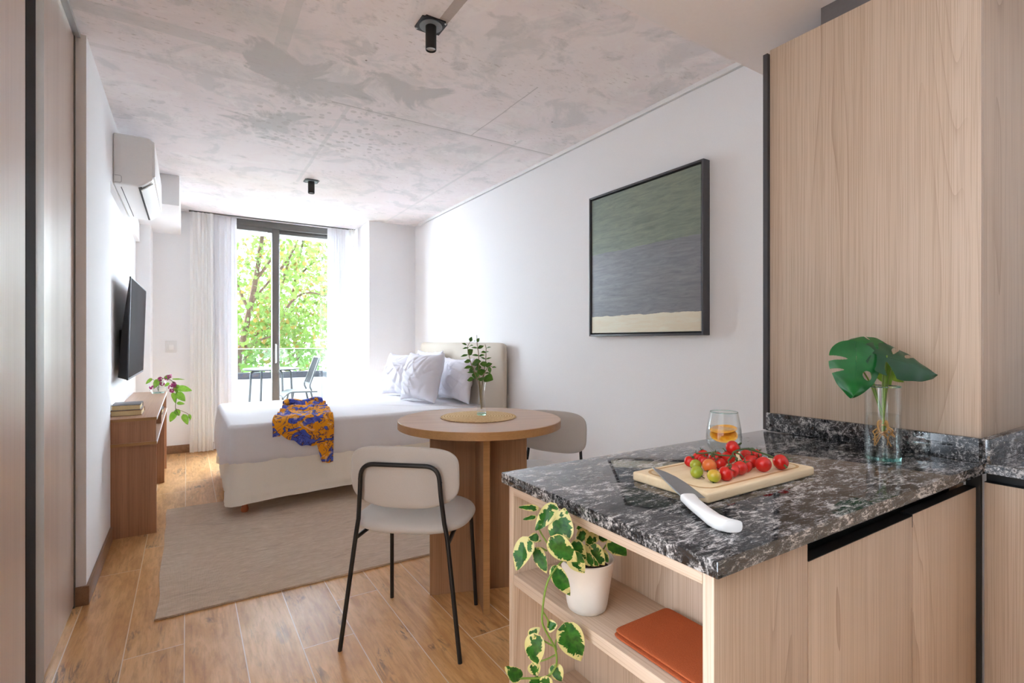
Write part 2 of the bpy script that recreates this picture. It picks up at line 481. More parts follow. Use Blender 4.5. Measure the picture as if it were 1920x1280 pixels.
    M['leaf_monstera_dark'] = leafmat('dark_monstera_leaf', (22, 66, 38), (30, 80, 46), 0.35, 0.05, 14)
    M['leaf_sprig'] = leafmat('sprig_leaf', (52, 96, 34), (92, 130, 48), 0.4, 0.25, 40)
    M['leaf_light'] = leafmat('light_green_leaf', (110, 160, 50), (146, 190, 74), 0.45, 0.35, 30)
    M['leaf_tree'] = leafmat('plane_tree_leaf', (90, 120, 50), (128, 150, 78), 0.6, 0.45, 0.9)
    M['leaf_tree_warm'] = leafmat('autumn_plane_leaf', (126, 118, 56), (150, 118, 62), 0.6, 0.45, 0.9)
    a = N('variegated_leaf')
    f = a.noise(a.coord(), 30.0, 4.0, 0.6, 1.2)
    g = a.noise(a.coord(), 90.0, 3.0)
    gr = a.ramp(g, [(0.3, lin((22, 74, 26))), (0.7, lin((58, 122, 36)))])
    at = a.n('ShaderNodeAttribute', _attribute_name='rim')
    edge = a.math('ADD', f, a.math('MULTIPLY', a.math('SUBTRACT', at.outputs['Fac'], 0.5), 0.38))
    ms = a.ramp(edge, [(0.565, (0, 0, 0)), (0.585, (1, 1, 1))])
    col = a.mix(ms, gr, lin((218, 212, 144)))
    p = a.bsdf(col, 0.35, 0, None, 0.45)
    tr = a.n('ShaderNodeBsdfTranslucent')
    a.link(col, tr.inputs['Color'])
    mx = a.n('ShaderNodeMixShader')
    mx.inputs[0].default_value = 0.2
    a.link(p.outputs[0], mx.inputs[1])
    a.link(tr.outputs[0], mx.inputs[2])
    a.link(mx.outputs[0], a.out.inputs['Surface'])
    M['leaf_varieg'] = a.m

    # ---- tomatoes
    def tom(name, c1, c2, c3):
        q = N(name)
        sp_ = q.n('ShaderNodeSeparateXYZ')
        tcc = q.n('ShaderNodeTexCoord')
        q.link(tcc.outputs['Object'], sp_.inputs[0])
        fz = q.math('ADD', q.math('MULTIPLY', sp_.outputs[2], 24.0), q.math('MULTIPLY', q.noise(q.coord(), 60.0, 2.0), 0.4))
        cc = q.ramp(fz, [(0.0, lin(c1)), (0.5, lin(c2)), (1.0, lin(c3))])
        q.bsdf(cc, 0.16, 0, None, 0.5, Subsurface_Weight=0.08)
        return q.m
    M['tom_red'] = tom('red_tomato', (196, 30, 26), (210, 38, 30), (204, 34, 28))
    M['tom_orange'] = tom('orange_tomato', (216, 120, 62), (220, 112, 50), (208, 88, 40))
    M['tom_green'] = tom('green_tomato', (160, 166, 50), (136, 160, 44), (112, 146, 40))
    M['tom_yellow'] = tom('yellow_green_tomato', (206, 164, 56), (160, 164, 46), (120, 150, 40))
    a = N('orange_slice')
    tc = a.n('ShaderNodeTexCoord')
    sp = a.n('ShaderNodeSeparateXYZ')
    a.link(tc.outputs['Object'], sp.inputs[0])
    f = a.noise(a.coord(), 90.0, 3.0)
    col = a.ramp(f, [(0.3, lin((240, 150, 20))), (0.7, lin((252, 196, 60)))])
    a.bsdf(col, 0.4)
    M['orange_flesh'] = a.m

    # ---- glass, water, panes
    def glass(name, col, rough=0.0, ior=1.45):
        q = N(name)
        g_ = q.n('ShaderNodeBsdfGlass')
        g_.inputs['Color'].default_value = col
        g_.inputs['Roughness'].default_value = rough
        g_.inputs['IOR'].default_value = ior
        nz = q.noise(q.coord(), 3.0, 1.0)
        cc = q.ramp(nz, [(0.0, col), (1.0, tuple(min(1, x * 1.01) for x in col[:3]))])
        q.link(cc, g_.inputs['Color'])
        q.link(g_.outputs[0], q.out.inputs['Surface'])
        return q.m

    def pane(name, col, refl=0.06):
        q = N(name)
        t_ = q.n('ShaderNodeBsdfTransparent')
        nz = q.noise(q.coord(), 2.0, 1.0)
        cc = q.ramp(nz, [(0.0, col), (1.0, col)])
        q.link(cc, t_.inputs['Color'])
        g_ = q.n('ShaderNodeBsdfGlossy')
        g_.inputs['Roughness'].default_value = 0.02
        fr = q.n('ShaderNodeLayerWeight')
        fr.inputs['Blend'].default_value = 0.5
        mx_ = q.n('ShaderNodeMixShader')
        q.link(q.math('ADD', q.math('MULTIPLY', q.math('POWER', fr.outputs['Facing'], 3.5), 0.5), 0.03), mx_.inputs[0])
        q.link(t_.outputs[0], mx_.inputs[1])
        q.link(g_.outputs[0], mx_.inputs[2])
        q.link(mx_.outputs[0], q.out.inputs['Surface'])
        return q.m
    M['glass'] = pane('clear_glass_wall', (0.985, 0.992, 0.99, 1))
    M['glass_base'] = glass('pale_teal_glass', (0.80, 0.95, 0.92, 1))
    M['water'] = pane('water', (0.975, 0.985, 0.98, 1))
    M['pane'] = pane('window_pane', (0.97, 0.98, 0.98, 1))
    M['railglass'] = pane('rail_glass', (0.86, 0.93, 0.92, 1))

    # ---- curtains
    def cloth(name, rgb, trans):
        q = N(name)
        f_ = q.noise(q.coord((1, 1, 0.4)), 220.0, 2.0)
        cc = q.ramp(f_, [(0.3, tuple(x * 0.95 for x in lin(rgb)[:3])), (0.7, lin(rgb))])
        d_ = q.n('ShaderNodeBsdfDiffuse')
        t_ = q.n('ShaderNodeBsdfTranslucent')
        q.link(cc, d_.inputs['Color'])
        q.link(cc, t_.inputs['Color'])
        mx_ = q.n('ShaderNodeMixShader')
        mx_.inputs[0].default_value = trans
        q.link(d_.outputs[0], mx_.inputs[1])
        q.link(t_.outputs[0], mx_.inputs[2])
        q.link(mx_.outputs[0], q.out.inputs['Surface'])
        return q.m
    M['curtain'] = cloth('cream_curtain', (250, 249, 247), 0.6)
    M['sheer'] = cloth('white_sheer', (238, 238, 242), 0.10)


build_materials()


# ------------------------------------------------------------------ mesh helpers
def thing(name, label, cat, loc=(0, 0, 0), rz=0.0, group=None):
    o = bpy.data.objects.new(name, None)
    COL.objects.link(o)
    o.empty_display_size = 0.05
    o.location = loc
    o.rotation_euler = (0, 0, rz)
    o['label'] = label
    o['category'] = cat
    if group:
        o['group'] = group
    return o


def mesh(name, bm, m, parent=None, world=False, sharp=35, label=None, loc=None):
    """one mesh object; world=True: vertices are in world space, made local to parent"""
    if world and parent is not None:
        pm_ = parent.matrix_basis.copy()
        q_ = parent.parent
        while q_ is not None:
            pm_ = q_.matrix_basis @ pm_
            q_ = q_.parent
        bm.transform(pm_.inverted())
    if loc is not None:
        bm.transform(Matrix.Translation(-Vector(loc)))
    bmesh.ops.recalc_face_normals(bm, faces=bm.faces)
    me = bpy.data.meshes.new(name)
    bm.to_mesh(me)
    bm.free()
    me.polygons.foreach_set('use_smooth', [True] * len(me.polygons))
    me.set_sharp_from_angle(angle=R(sharp))
    mats = m if isinstance(m, (list, tuple)) else [m]
    for q in mats:
        me.materials.append(MAT[q])
    o = bpy.data.objects.new(name, me)
    COL.objects.link(o)
    if parent is not None:
        o.parent = parent
    if loc is not None:
        o.location = loc
    if label:
        o['label'] = label
    return o


def top(o, label, cat, group=None):
    o['label'] = label
    o['category'] = cat
    if group:
        o['group'] = group
    return o


def struct(name, bm, m, label=None):
    o = mesh(name, bm, m)
    o['kind'] = 'structure'
    o['label'] = label or name.replace('_', ' ')
    return o


def B():
    return bmesh.new()


def box(bm, x0, x1, y0, y1, z0, z1, bev=0.0, seg=2, mi=0):
    vs = [bm.verts.new(p) for p in ((x0, y0, z0), (x1, y0, z0), (x1, y1, z0), (x0, y1, z0), (x0, y0, z1), (x1, y0, z1), (x1, y1, z1), (x0, y1, z1))]
    fs = [bm.faces.new([vs[i] for i in f]) for f in ((3, 2, 1, 0), (4, 5, 6, 7), (0, 1, 5, 4), (1, 2, 6, 5), (2, 3, 7, 6), (3, 0, 4, 7))]
    for f in fs:
        f.material_index = mi
    if bev > 0:
        es = list({e for f in fs for e in f.edges})
        bmesh.ops.bevel(bm, geom=es, offset=bev, segments=seg, affect='EDGES', profile=0.5)
    return bm


def obox(bm, c, ax, ay, az, hx, hy, hz, bev=0.0):
    """box from centre, axes and half sizes"""
    t = B()
    box(t, -hx, hx, -hy, hy, -hz, hz, bev)
    m = Matrix((Vector(ax).normalized(), Vector(ay).normalized(), Vector(az).normalized())).transposed().to_4x4()
    t.transform(Matrix.Translation(Vector(c)) @ m)
    merge(bm, t)
    return bm


def merge(bm, t):
    me = bpy.data.meshes.new('tmp')
    t.to_mesh(me)
    t.free()
    bm.from_mesh(me)
    bpy.data.meshes.remove(me)


def tube(bm, pts, r, seg=10, cap=True):
    pts = [Vector(p) for p in pts]
    rad = r if isinstance(r, (list, tuple)) else [r] * len(pts)
    n = len(pts)
    tang = []
    for i in range(n):
        a = pts[max(0, i - 1)]
        b = pts[min(n - 1, i + 1)]
        tang.append((b - a).normalized())
    nrm = tang[0].orthogonal().normalized()
    rings = []
    for i in range(n):
        nrm = (nrm - tang[i] * nrm.dot(tang[i]))
        nrm = nrm.normalized() if nrm.length > 1e-6 else tang[i].orthogonal().normalized()
        bn = tang[i].cross(nrm)
        rings.append([bm.verts.new(pts[i] + (nrm * math.cos(k / seg * 2 * PI) + bn * math.sin(k / seg * 2 * PI)) * rad[i]) for k in range(seg)])
    for i in range(n - 1):
        for k in range(seg):
            bm.faces.new((rings[i][k], rings[i][(k + 1) % seg], rings[i + 1][(k + 1) % seg], rings[i + 1][k]))
    if cap:
        bm.faces.new(rings[0])
        bm.faces.new(rings[-1])
    return bm


def smooth_path(pts, n=6):
    """Catmull-Rom through the points"""
    P = [Vector(p) for p in pts]
    P = [P[0] * 2 - P[1]] + P + [P[-1] * 2 - P[-2]]
    out = []
    for i in range(1, len(P) - 2):
        for k in range(n):
            t = k / n
            a, b, c, d = P[i - 1], P[i], P[i + 1], P[i + 2]
            out.append(0.5 * ((2 * b) + (c - a) * t + (2 * a - 5 * b + 4 * c - d) * t * t + (3 * b - a - 3 * c + d) * t ** 3))
    out.append(P[-2])
    return out


def fillet(pts, r, n=6):
    """polyline with rounded corners"""
    P = [Vector(p) for p in pts]
    out = [P[0]]
    for i in range(1, len(P) - 1):
        a, b, c = P[i - 1], P[i], P[i + 1]
        rr = min(r, (a - b).length * 0.45, (c - b).length * 0.45)
        p0 = b + (a - b).normalized() * rr
        p1 = b + (c - b).normalized() * rr
        for k in range(n + 1):
            t = k / n
            out.append(p0 * (1 - t) ** 2 + b * 2 * t * (1 - t) + p1 * t * t)
    out.append(P[-1])
    return out


def lathe(bm, prof, seg=32, c=(0, 0, 0), close=False):
    """profile of (r, z); r=0 makes a pole"""
    rings = []
    for r, z in prof:
        if r < 1e-6:
            rings.append([bm.verts.new((c[0], c[1], c[2] + z))])
        else:
            rings.append([bm.verts.new((c[0] + r * math.cos(k / seg * 2 * PI), c[1] + r * math.sin(k / seg * 2 * PI), c[2] + z)) for k in range(seg)])
    pr = list(zip(rings, rings[1:]))
    if close:
        pr.append((rings[-1], rings[0]))
    for a, b in pr:
        for k in range(seg):
            k2 = (k + 1) % seg
            if len(a) == 1 and len(b) == 1:
                continue
            if len(a) == 1:
                bm.faces.new((a[0], b[k2], b[k]))
            elif len(b) == 1:
                bm.faces.new((a[k], a[k2], b[0]))
            else:
                bm.faces.new((a[k], a[k2], b[k2], b[k]))
    return bm


def sheet(bm, nu, nv, f, closed_u=False):
    g = [[bm.verts.new(f(i / nu, j / nv)) for i in range(nu + (0 if closed_u else 1))] for j in range(nv + 1)]
    for j in range(nv):
        for i in range(nu):
            i2 = (i + 1) % nu if closed_u else i + 1
            bm.faces.new((g[j][i], g[j][i2], g[j + 1][i2], g[j + 1][i]))
    return g


def sgnpow(v, p):
    return math.copysign(abs(v) ** p, v)


def cushion(bm, a, b, h, n=3.0, rings=12, seg=56, f=None, edge=0.5, front=1.0, back=1.0):
    """closed pad with a superellipse outline; local x,y outline and z thickness; f maps each point"""
    f = f or (lambda x, y, z: (x, y, z))
    def pt(rr, k, s):
        t = k / seg * 2 * PI
        x = a * rr * sgnpow(math.cos(t), 2 / n)
        y = b * rr * sgnpow(math.sin(t), 2 / n)
        z = h * max(0.0, 1 - rr ** 5) ** edge
        return f(x, y, z * (front if s > 0 else -back))
    rs = [math.sin(i / rings * PI / 2) for i in range(1, rings + 1)]
    rim = [bm.verts.new(pt(1.0, k, 1)) for k in range(seg)]
    for s in (1, -1):
        prev = [bm.verts.new(pt(0, 0, s))]
        for i, rr in enumerate(rs):
            ring = rim if i == rings - 1 else [bm.verts.new(pt(rr, k, s)) for k in range(seg)]
            for k in range(seg):
                k2 = (k + 1) % seg
                if len(prev) == 1:
                    bm.faces.new((prev[0], ring[k], ring[k2]))
                else:
                    bm.faces.new((prev[k], prev[k2], ring[k2], ring[k]))
            prev = ring
    return bm


def nz(x, y, z=0.0, s=1.0):
    return noise.noise(Vector((x * s, y * s, z * s)))


def dup(src, loc, rz=None, label=None, group=None):
    r = src.copy()
    COL.objects.link(r)
    r.location = loc
    if rz is not None:
        r.rotation_euler = (0, 0, rz)
    if label:
        r['label'] = label
    if group:
        r['group'] = group
    for ch in list(src.children):
        c = ch.copy()
        COL.objects.link(c)
        c.parent = r
        for g in list(ch.children):
            d = g.copy()
            COL.objects.link(d)
            d.parent = c
    return r


def leaf_mesh(name, base, tip, width, mat, parent, up=(0, 0, 1), droop=0.12, fold=0.25, shape='heart', n=14, m=5, label=None):
    """a single leaf blade from base to tip (parent-local coordinates given in world space)"""
    base, tip = Vector(base), Vector(tip)
    Y = tip - base
    L = Y.length
    Y.normalize()
    Z = Vector(up)
    Z = (Z - Y * Z.dot(Y))
    Z = Z.normalized() if Z.length > 1e-4 else Y.orthogonal().normalized()
    X = Y.cross(Z)
    bm = B()
    lay = bm.verts.layers.float.new('rim')
    rows = []
    for i in range(n + 1):
        s = i / n
        if shape == 'heart':
            w = (math.sin(PI * min(1, s ** 0.62)) ** 0.75 if 0 < s < 1 else 0.0)
        else:
            w = math.sin(PI * s ** 0.85) if 0 < s < 1 else 0.0
        back = 0.10 * L if shape == 'heart' else 0.0
        row = []
        for j in range(-m, m + 1):
            q = j / m
            x = q * max(w, 0.02) * width * 0.5
            y = s * L - back * abs(q) ** 1.5 * (1 - s) ** 3
            z = -droop * L * s * s + fold * abs(x) * 0.6 + droop * L * s * 0.6 + 0.02 * L * math.sin(s * 9 + q * 3)
            v = bm.verts.new(base + Y * y + X * x + Z * z)
            v[lay] = max(abs(q), abs(s - 0.45) * 1.7)
            row.append(v)
        rows.append(row)
    for i in range(n):
        for j in range(2 * m):
            bm.faces.new((rows[i][j], rows[i][j + 1], rows[i + 1][j + 1], rows[i + 1][j]))
    return mesh(name, bm, mat, parent, world=True, sharp=80, label=label)



# ================================================================== THE SETTING
CEIL = 2.55
XR = 2.31           # right wall
XL = -0.38          # left wall
YW = 6.42           # window wall
struct('floor', box(B(), -1.3, 2.46, -2.5, YW, -0.1, 0.0), 'floor', 'oak coloured wood-look plank floor with pale grout lines')
struct('ceiling', box(B(), -1.3, 2.46, 1.19, YW + 0.2, CEIL, CEIL + 0.15), 'concrete', 'raw stained concrete ceiling')
struct('ceiling', box(B(), -1.3, 2.46, -2.5, 1.19, 2.25, CEIL + 0.15), 'ceiling_white', 'smooth white dropped ceiling over the kitchen')
struct('wall_right', box(B(), XR, XR + 0.15, -2.5, YW + 0.2, 0, CEIL), 'wall', 'long white wall on the right')
bm = B()
box(bm, -0.62, XL, 2.96, 3.82, 0, CEIL)
box(bm, -0.62, -0.41, 3.82, YW, 0, CEIL)
box(bm, -0.41, XL, 3.82, 6.05, 2.13, CEIL)
box(bm, -0.41, -0.295, 6.05, YW, 0, CEIL)
struct('wall_left', bm, 'wall', 'white wall on the left with a shallow recess behind the television')
bm = B()
box(bm, -1.3, -1.15, 1.0, 2.96, 0, CEIL)
box(bm, -1.3, -0.62, 2.96, 3.1, 0, CEIL)
struct('wall_closet', bm, 'wall', 'wall behind the wardrobe')
struct('wall_left', box(B(), -1.3, -0.42, -2.5, -0.25, 0, 2.25), 'wall_beige', 'unseen beige wall beside the kitchen, added to narrow the side light')  # added out of view to limit side light on the door fronts
struct('wall_front', box(B(), -1.3, 2.46, -2.65, -2.5, 0, CEIL), 'wall_beige', 'unseen beige wall behind the camera, dulled to weaken its bounce light')  # invented wall out of view; closes the rear with little bounce
bm = B()
box(bm, -0.62, 0.36, YW, YW + 0.2, 0, CEIL)
box(bm, 1.66, XR + 0.15, YW, YW + 0.2, 0, CEIL)
struct('wall_back', bm, 'wall', 'white wall on both sides of the balcony door')
struct('trim_1', box(B(), 1.753, XR, 5.78, YW, 0, CEIL, 0.004), 'wall', 'white boxed column in the far right corner')
struct('trim_2', box(B(), XL, -0.05, 5.06, YW, 2.30, CEIL, 0.004), 'wall', 'white pipe box under the ceiling at the far left')
struct('trim_3', box(B(), XR - 0.030, XR, 1.19, 5.62, CEIL - 0.024, CEIL), 'trim_white', 'thin white strip along the top of the right wall')
struct('trim_4', box(B(), XR - 0.02, XR, 1.0, 5.55, 0, CEIL - 0.030), 'wall', 'plaster lining of the right wall')
bm = B()
box(bm, XL, XL + 0.012, 2.95, 3.80, 0, 0.085, 0.002)
struct('baseboard_left', bm, 'basebd', 'wood skirting along the left wall')
struct('baseboard_left', box(B(), -0.418, XL + 0.012, 2.945, 2.958, 0, 0.085, 0.002), 'basebd', 'wood skirting on the end of the left wall')
struct('baseboard_back', box(B(), -0.29, 0.36, YW - 0.012, YW, 0, 0.085, 0.002), 'basebd', 'wood skirting beside the balcony door')
struct('baseboard_right', box(B(), XR - 0.034, XR - 0.02, 1.0, 5.55, 0, 0.085, 0.002), 'basebd', 'wood skirting along the right wall')

# balcony door: dark aluminium sliding door
bm = B()
box(bm, 0.36, 1.66, YW + 0.02, YW + 0.14, 2.475, 2.545, 0.004)
box(bm, 0.36, 0.40, YW + 0.02, YW + 0.14, 0, 2.475, 0.004)
box(bm, 1.62, 1.66, YW + 0.02, YW + 0.14, 0, 2.475, 0.004)
box(bm, 0.36, 1.66, YW + 0.02, YW + 0.14, 0, 0.04, 0.004)
w1 = struct('window_1', bm, 'darkframe', 'dark aluminium sliding balcony door')


def sash(x0, x1, y, l, r, name='sash'):
    b = B()
    box(b, x0, x0 + l, y, y + 0.045, 0.04, 2.475, 0.004)
    box(b, x1 - r, x1, y, y + 0.045, 0.04, 2.475, 0.004)
    box(b, x0 + l, x1 - r, y, y + 0.045, 2.43, 2.475, 0.003)
    box(b, x0 + l, x1 - r, y, y + 0.045, 0.04, 0.12, 0.003)
    s = mesh(name, b, 'darkframe', w1)
    mesh('pane', box(B(), x0 + l, x1 - r, y + 0.019, y + 0.025, 0.12, 2.43), 'pane', s)
    return s


sash(0.40, 0.905, YW + 0.03, 0.05, 0.075)
s2 = sash(0.835, 1.62, YW + 0.085, 0.085, 0.05)
mesh('handle', tube(B(), fillet([(0.868, YW + 0.03, 0.93), (0.868, YW - 0.005, 0.93), (0.868, YW - 0.005, 1.14), (0.868, YW + 0.03, 1.14)], 0.01), 0.006, 8), 'silver', w1)
mesh('latch', box(B(), 0.78, 0.83, YW + 0.01, YW + 0.03, 2.42, 2.432, 0.002), 'darkframe', w1)

# balcony shell
struct('balcony_floor', box(B(), -1.2, 2.0, YW + 0.2, 8.9, -0.1, 0.0), 'balconyfloor', 'pale balcony floor')
struct('balcony_ceiling', box(B(), -1.2, 2.6, YW + 0.2, 7.65, 2.6, 2.8), 'ceiling_white', 'white slab over the balcony')
bm = B()
box(bm, -1.2, 2.0, 8.80, 8.95, 0, 0.59)
box(bm, 1.88, 2.0, YW + 0.2, 8.80, 0, 0.59)
struct('balcony_parapet', bm, 'parapet', 'low white parapet around the balcony')
rail = thing('balcony_railing', 'frameless glass balcony railing set in a grey channel above the white parapet', 'railing', (0.4, 8.85, 0.59))
bm = B()
box(bm, -1.2, 1.96, 8.82, 8.90, 0.59, 0.69, 0.004)
box(bm, 1.90, 1.98, YW + 0.2, 8.82, 0.59, 0.69, 0.004)
mesh('channel', bm, 'band', rail, world=True)
mesh('glass_panel', box(B(), -1.2, 1.93, 8.853, 8.867, 0.69, 1.055, 0.002), 'railglass', rail, world=True)
mesh('glass_edge', box(B(), -1.2, 1.93, 8.852, 8.868, 1.0555, 1.063, 0.001), 'plastic_grey', rail, world=True, label='bright polished glass edge')
mesh('glass_panel', box(B(), 1.933, 1.947, YW + 0.2, 8.85, 0.69, 1.055, 0.002), 'railglass', rail, world=True)

# ================================================================== WARDROBE
wd = thing('wardrobe', 'tall sliding-door wardrobe with glossy wood doors at the left edge of the room', 'wardrobe', (-0.75, 2.0, 0))
bm = B()
box(bm, -1.14, -0.50, 1.195, 2.94, 0.0, 0.03)
box(bm, -1.14, -1.11, 1.195, 2.94, 0.03, 2.24)
box(bm, -1.14, -0.44, 1.195, 1.215, 0.03, 2.24)
box(bm, -1.14, -0.50, 2.92, 2.945, 0.03, 2.53)
mesh('carcass', bm, 'closetwood', wd, world=True)
d2 = mesh('door', box(B(), -0.445, -0.42, 1.80, 2.935, 0.012, 2.525, 0.002), 'closetwood', wd, world=True, label='far glossy wood sliding door')
mesh('handle_profile', box(B(), -0.444, -0.414, 2.235, 2.352, 0.012, 2.525, 0.005), 'profile', d2, world=True, label='pale metal vertical profile')
d1 = mesh('door', box(B(), -0.4135, -0.399, 1.20, 2.03, 0.012, 2.525, 0.002), 'closetwood', wd, world=True, label='near glossy wood sliding door')
mesh('edge_strip', box(B(), -0.4135, -0.399, 2.0305, 2.062, 0.012, 2.525, 0.002), 'darkbrown', d1, world=True, label='dark brown end strip')
mesh('painted_shadow_gap', box(B(), -0.4195, -0.414, 2.068, 2.232, 0.012, 2.525, 0.0), 'darkbrown', d2, world=True, label='dark strip coloured as the shadow between the doors')  # thin dark slab painted in for the shadow on the far door
mesh('door_jamb', box(B(), -0.446, -0.4165, 2.936, 2.957, 0.0, 2.535, 0.001), 'darkframe', wd, world=True)
mesh('top_track', box(B(), -0.46, -0.398, 1.2, 2.95, 2.527, 2.547, 0.001), 'silver', wd, world=True)
mesh('floor_track', box(B(), -0.446, -0.424, 1.2, 2.93, 0.0, 0.010, 0.001), 'silver', wd, world=True)

# ================================================================== AIR CONDITIONER
ac = thing('air_conditioner', 'white wall-mounted split air conditioner high on the left wall above the television', 'air conditioner', (-0.38, 4.5, 2.14))


def extrude_y(bm, prof, y0, y1, bev=0.0):
    a = [bm.verts.new((x, y0, z)) for x, z in prof]
    b = [bm.verts.new((x, y1, z)) for x, z in prof]
    fs = [bm.faces.new(a), bm.faces.new(b)]
    for i in range(len(prof)):
        j = (i + 1) % len(prof)
        fs.append(bm.faces.new((a[i], a[j], b[j], b[i])))
    if bev:
        es = list({e for f in fs for e in f.edges})
        bmesh.ops.bevel(bm, geom=es, offset=bev, segments=3, affect='EDGES', profile=0.5)
    return bm


AC0, AC1 = 3.93, 4.98
acb = mesh('body', extrude_y(B(), [(-0.379, 2.14), (-0.245, 2.14), (-0.178, 2.195), (-0.178, 2.435), (-0.20, 2.455), (-0.379, 2.455)], AC0, AC1, 0.012), 'plastic_white', ac, world=True)
mesh('front_panel', extrude_y(B(), [(-0.182, 2.21), (-0.168, 2.215), (-0.170, 2.43), (-0.184, 2.44)], AC0 + 0.004, AC1 - 0.004, 0.003), 'plastic_white', ac, world=True)
mesh('louver', extrude_y(B(), [(-0.243, 2.133), (-0.238, 2.129), (-0.178, 2.180), (-0.181, 2.187)], AC0 + 0.05, AC1 - 0.04, 0.001), 'plastic_white', ac, world=True)
mesh('outlet_slot', extrude_y(B(), [(-0.255, 2.1385), (-0.237, 2.1385), (-0.237, 2.145), (-0.255, 2.145)], AC0 + 0.02, AC1 - 0.02), 'blackslot', acb, world=True, label='dark air outlet slot')
mesh('seam', extrude_y(B(), [(-0.346, 2.1385), (-0.342, 2.1385), (-0.342, 2.143), (-0.346, 2.143)], AC0 + 0.06, AC1 - 0.1), 'blackslot', acb, world=True)
bm = B()
tube(bm, fillet([(-0.372, AC0 - 0.0005, 2.195), (-0.338, AC0 - 0.0005, 2.195), (-0.338, AC0 - 0.0005, 2.152), (-0.372, AC0 - 0.0005, 2.152)], 0.01), 0.0009, 5)
mesh('pipe_knockout', bm, 'cover_grey', acb, world=True)

# ================================================================== TELEVISION
tv = thing('television', 'flat black television on a wall bracket above the walnut console', 'television', (-0.36, 4.87, 0.95))
bm = B()
TN, TF = 4.28, 5.45
bt, tp = 0.915, 1.615
def tvx(y, z):
    f = (y - TN) / (TF - TN)
    return (-0.331 + 0.013 * f) + (0.016 + 0.005 * f) * (z - bt) / (tp - bt)
def tvslab(bm, y0, y1, z0, z1, d0, d1, bev=0.0):
    vs = []
    for d in (d0, d1):
        for (y, z) in ((y0, z0), (y1, z0), (y1, z1), (y0, z1)):
            vs.append(bm.verts.new((tvx(y, z) + d, y, z)))
    fs = [bm.faces.new([vs[i] for i in f]) for f in ((3, 2, 1, 0), (4, 5, 6, 7), (0, 1, 5, 4), (1, 2, 6, 5), (2, 3, 7, 6), (3, 0, 4, 7))]
    if bev:
        bmesh.ops.bevel(bm, geom=list({e for f in fs for e in f.edges}), offset=bev, segments=2, affect='EDGES', profile=0.5)
    return bm
tvb = mesh('bezel', tvslab(B(), TN, TF, bt, tp, -0.010, 0.0, 0.002), 'tvbody', tv, world=True)
mesh('screen', tvslab(B(), TN + 0.008, TF - 0.008, bt + 0.016, tp - 0.008, -0.002, 0.0012), 'tvscreen', tvb, world=True)
bm = B()
vs = []
for (y, z, d) in ((TN + 0.004, bt + 0.004, -0.010), (TF - 0.004, bt + 0.004, -0.010), (TF - 0.004, tp - 0.02, -0.010), (TN + 0.004, tp - 0.02, -0.010),
                  (TN + 0.02, bt + 0.02, -0.058), (TF - 0.02, bt + 0.02, -0.058), (TF - 0.08, bt + 0.34, -0.050), (TN + 0.08, bt + 0.34, -0.050)):
    vs.append(bm.verts.new((tvx(y, z) + d, y, z)))
for f in ((3, 2, 1, 0), (4, 5, 6, 7), (0, 1, 5, 4), (1, 2, 6, 5), (2, 3, 7, 6), (3, 0, 4, 7)):
    bm.faces.new([vs[i] for i in f])
mesh('back_housing', bm, 'tvbody', tv, world=True)
mesh('wall_bracket', box(B(), -0.4095, -0.37, 4.62, 5.1, 1.02, 1.26, 0.004), 'black', tv, world=True)

# ================================================================== CONSOLE TABLE
ct = thing('console_table', 'narrow walnut console table under the television along the left wall', 'console table', (-0.28, 4.7, 0))
CX0, CX1 = -0.405, -0.155
mesh('tabletop', box(B(), CX0, CX1, 3.818, 5.72, 0.696, 0.714, 0.001), 'walnut_top', ct, world=True)
mesh('end_band', box(B(), CX0, CX1, 3.8165, 3.8179, 0.696, 0.714), 'edgewood', ct, world=True, label='honey coloured end edge of the top')
mesh('end_band', box(B(), CX0, CX1, 3.8165, 3.8179, 0.548, 0.566), 'edgewood', ct, world=True, label='honey coloured end edge of the shelf')
mesh('edge_band', box(B(), CX1, CX1 + 0.0015, 3.825, 5.72, 0.696, 0.714), 'plastic_white', ct, world=True, label='pale front edge of the top')
mesh('shelf', box(B(), CX0, CX1, 3.818, 5.72, 0.548, 0.566, 0.001), 'walnut_top', ct, world=True)
mesh('edge_band', box(B(), CX1, CX1 + 0.0015, 3.825, 5.72, 0.548, 0.566), 'plastic_white', ct, world=True, label='pale front edge of the shelf')
for y in (3.83, 4.62, 5.15, 5.70):
    up = y in (3.83, 5.70, 4.62)
    if up:
        mesh('upper_panel', box(B(), CX0, CX1 - 0.004, y, y + 0.018, 0.566, 0.696), 'walnut', ct, world=True)
    if y != 4.62:
        mesh('leg_panel', box(B(), CX0, CX1 - 0.002, y, y + 0.018, 0.0, 0.548), 'walnut', ct, world=True)
mesh('back_panel', box(B(), CX0, CX0 + 0.012, 3.85, 5.70, 0.35, 0.548), 'walnut', ct, world=True)

# books on the console
def book(name, label, x0, x1, y0, y1, z0, z1, cover, group=None):
    cx, cy = (x0 + x1) / 2, (y0 + y1) / 2
    t = thing(name, label, 'book', (cx, cy, z0), 0, group)
    bm = B()
    box(bm, x0, x1, y0, y1, z0, z0 + 0.003, 0.0008)
    box(bm, x0, x1, y0, y1, z1 - 0.003, z1, 0.0008)
    # rounded spine on the window side
    box(bm, x0, x1, y1 - 0.004, y1, z0 + 0.002, z1 - 0.002, 0.0008)
    mesh('cover', bm, cover, t, world=True)
    mesh('pages', box(B(), x0 + 0.004, x1 - 0.004, y0 + 0.004, y1 - 0.004, z0 + 0.003, z1 - 0.003), 'paper', t, world=True)
    return t
book('book', 'thick book with a tan cover, lower of the two on the console', -0.395, -0.236, 3.96, 4.20, 0.7142, 0.748, 'cover_brown')
book('book', 'book with a grey cover lying on top of the tan book on the console', -0.392, -0.244, 3.97, 4.19, 0.7484, 0.781, 'cover_grey')
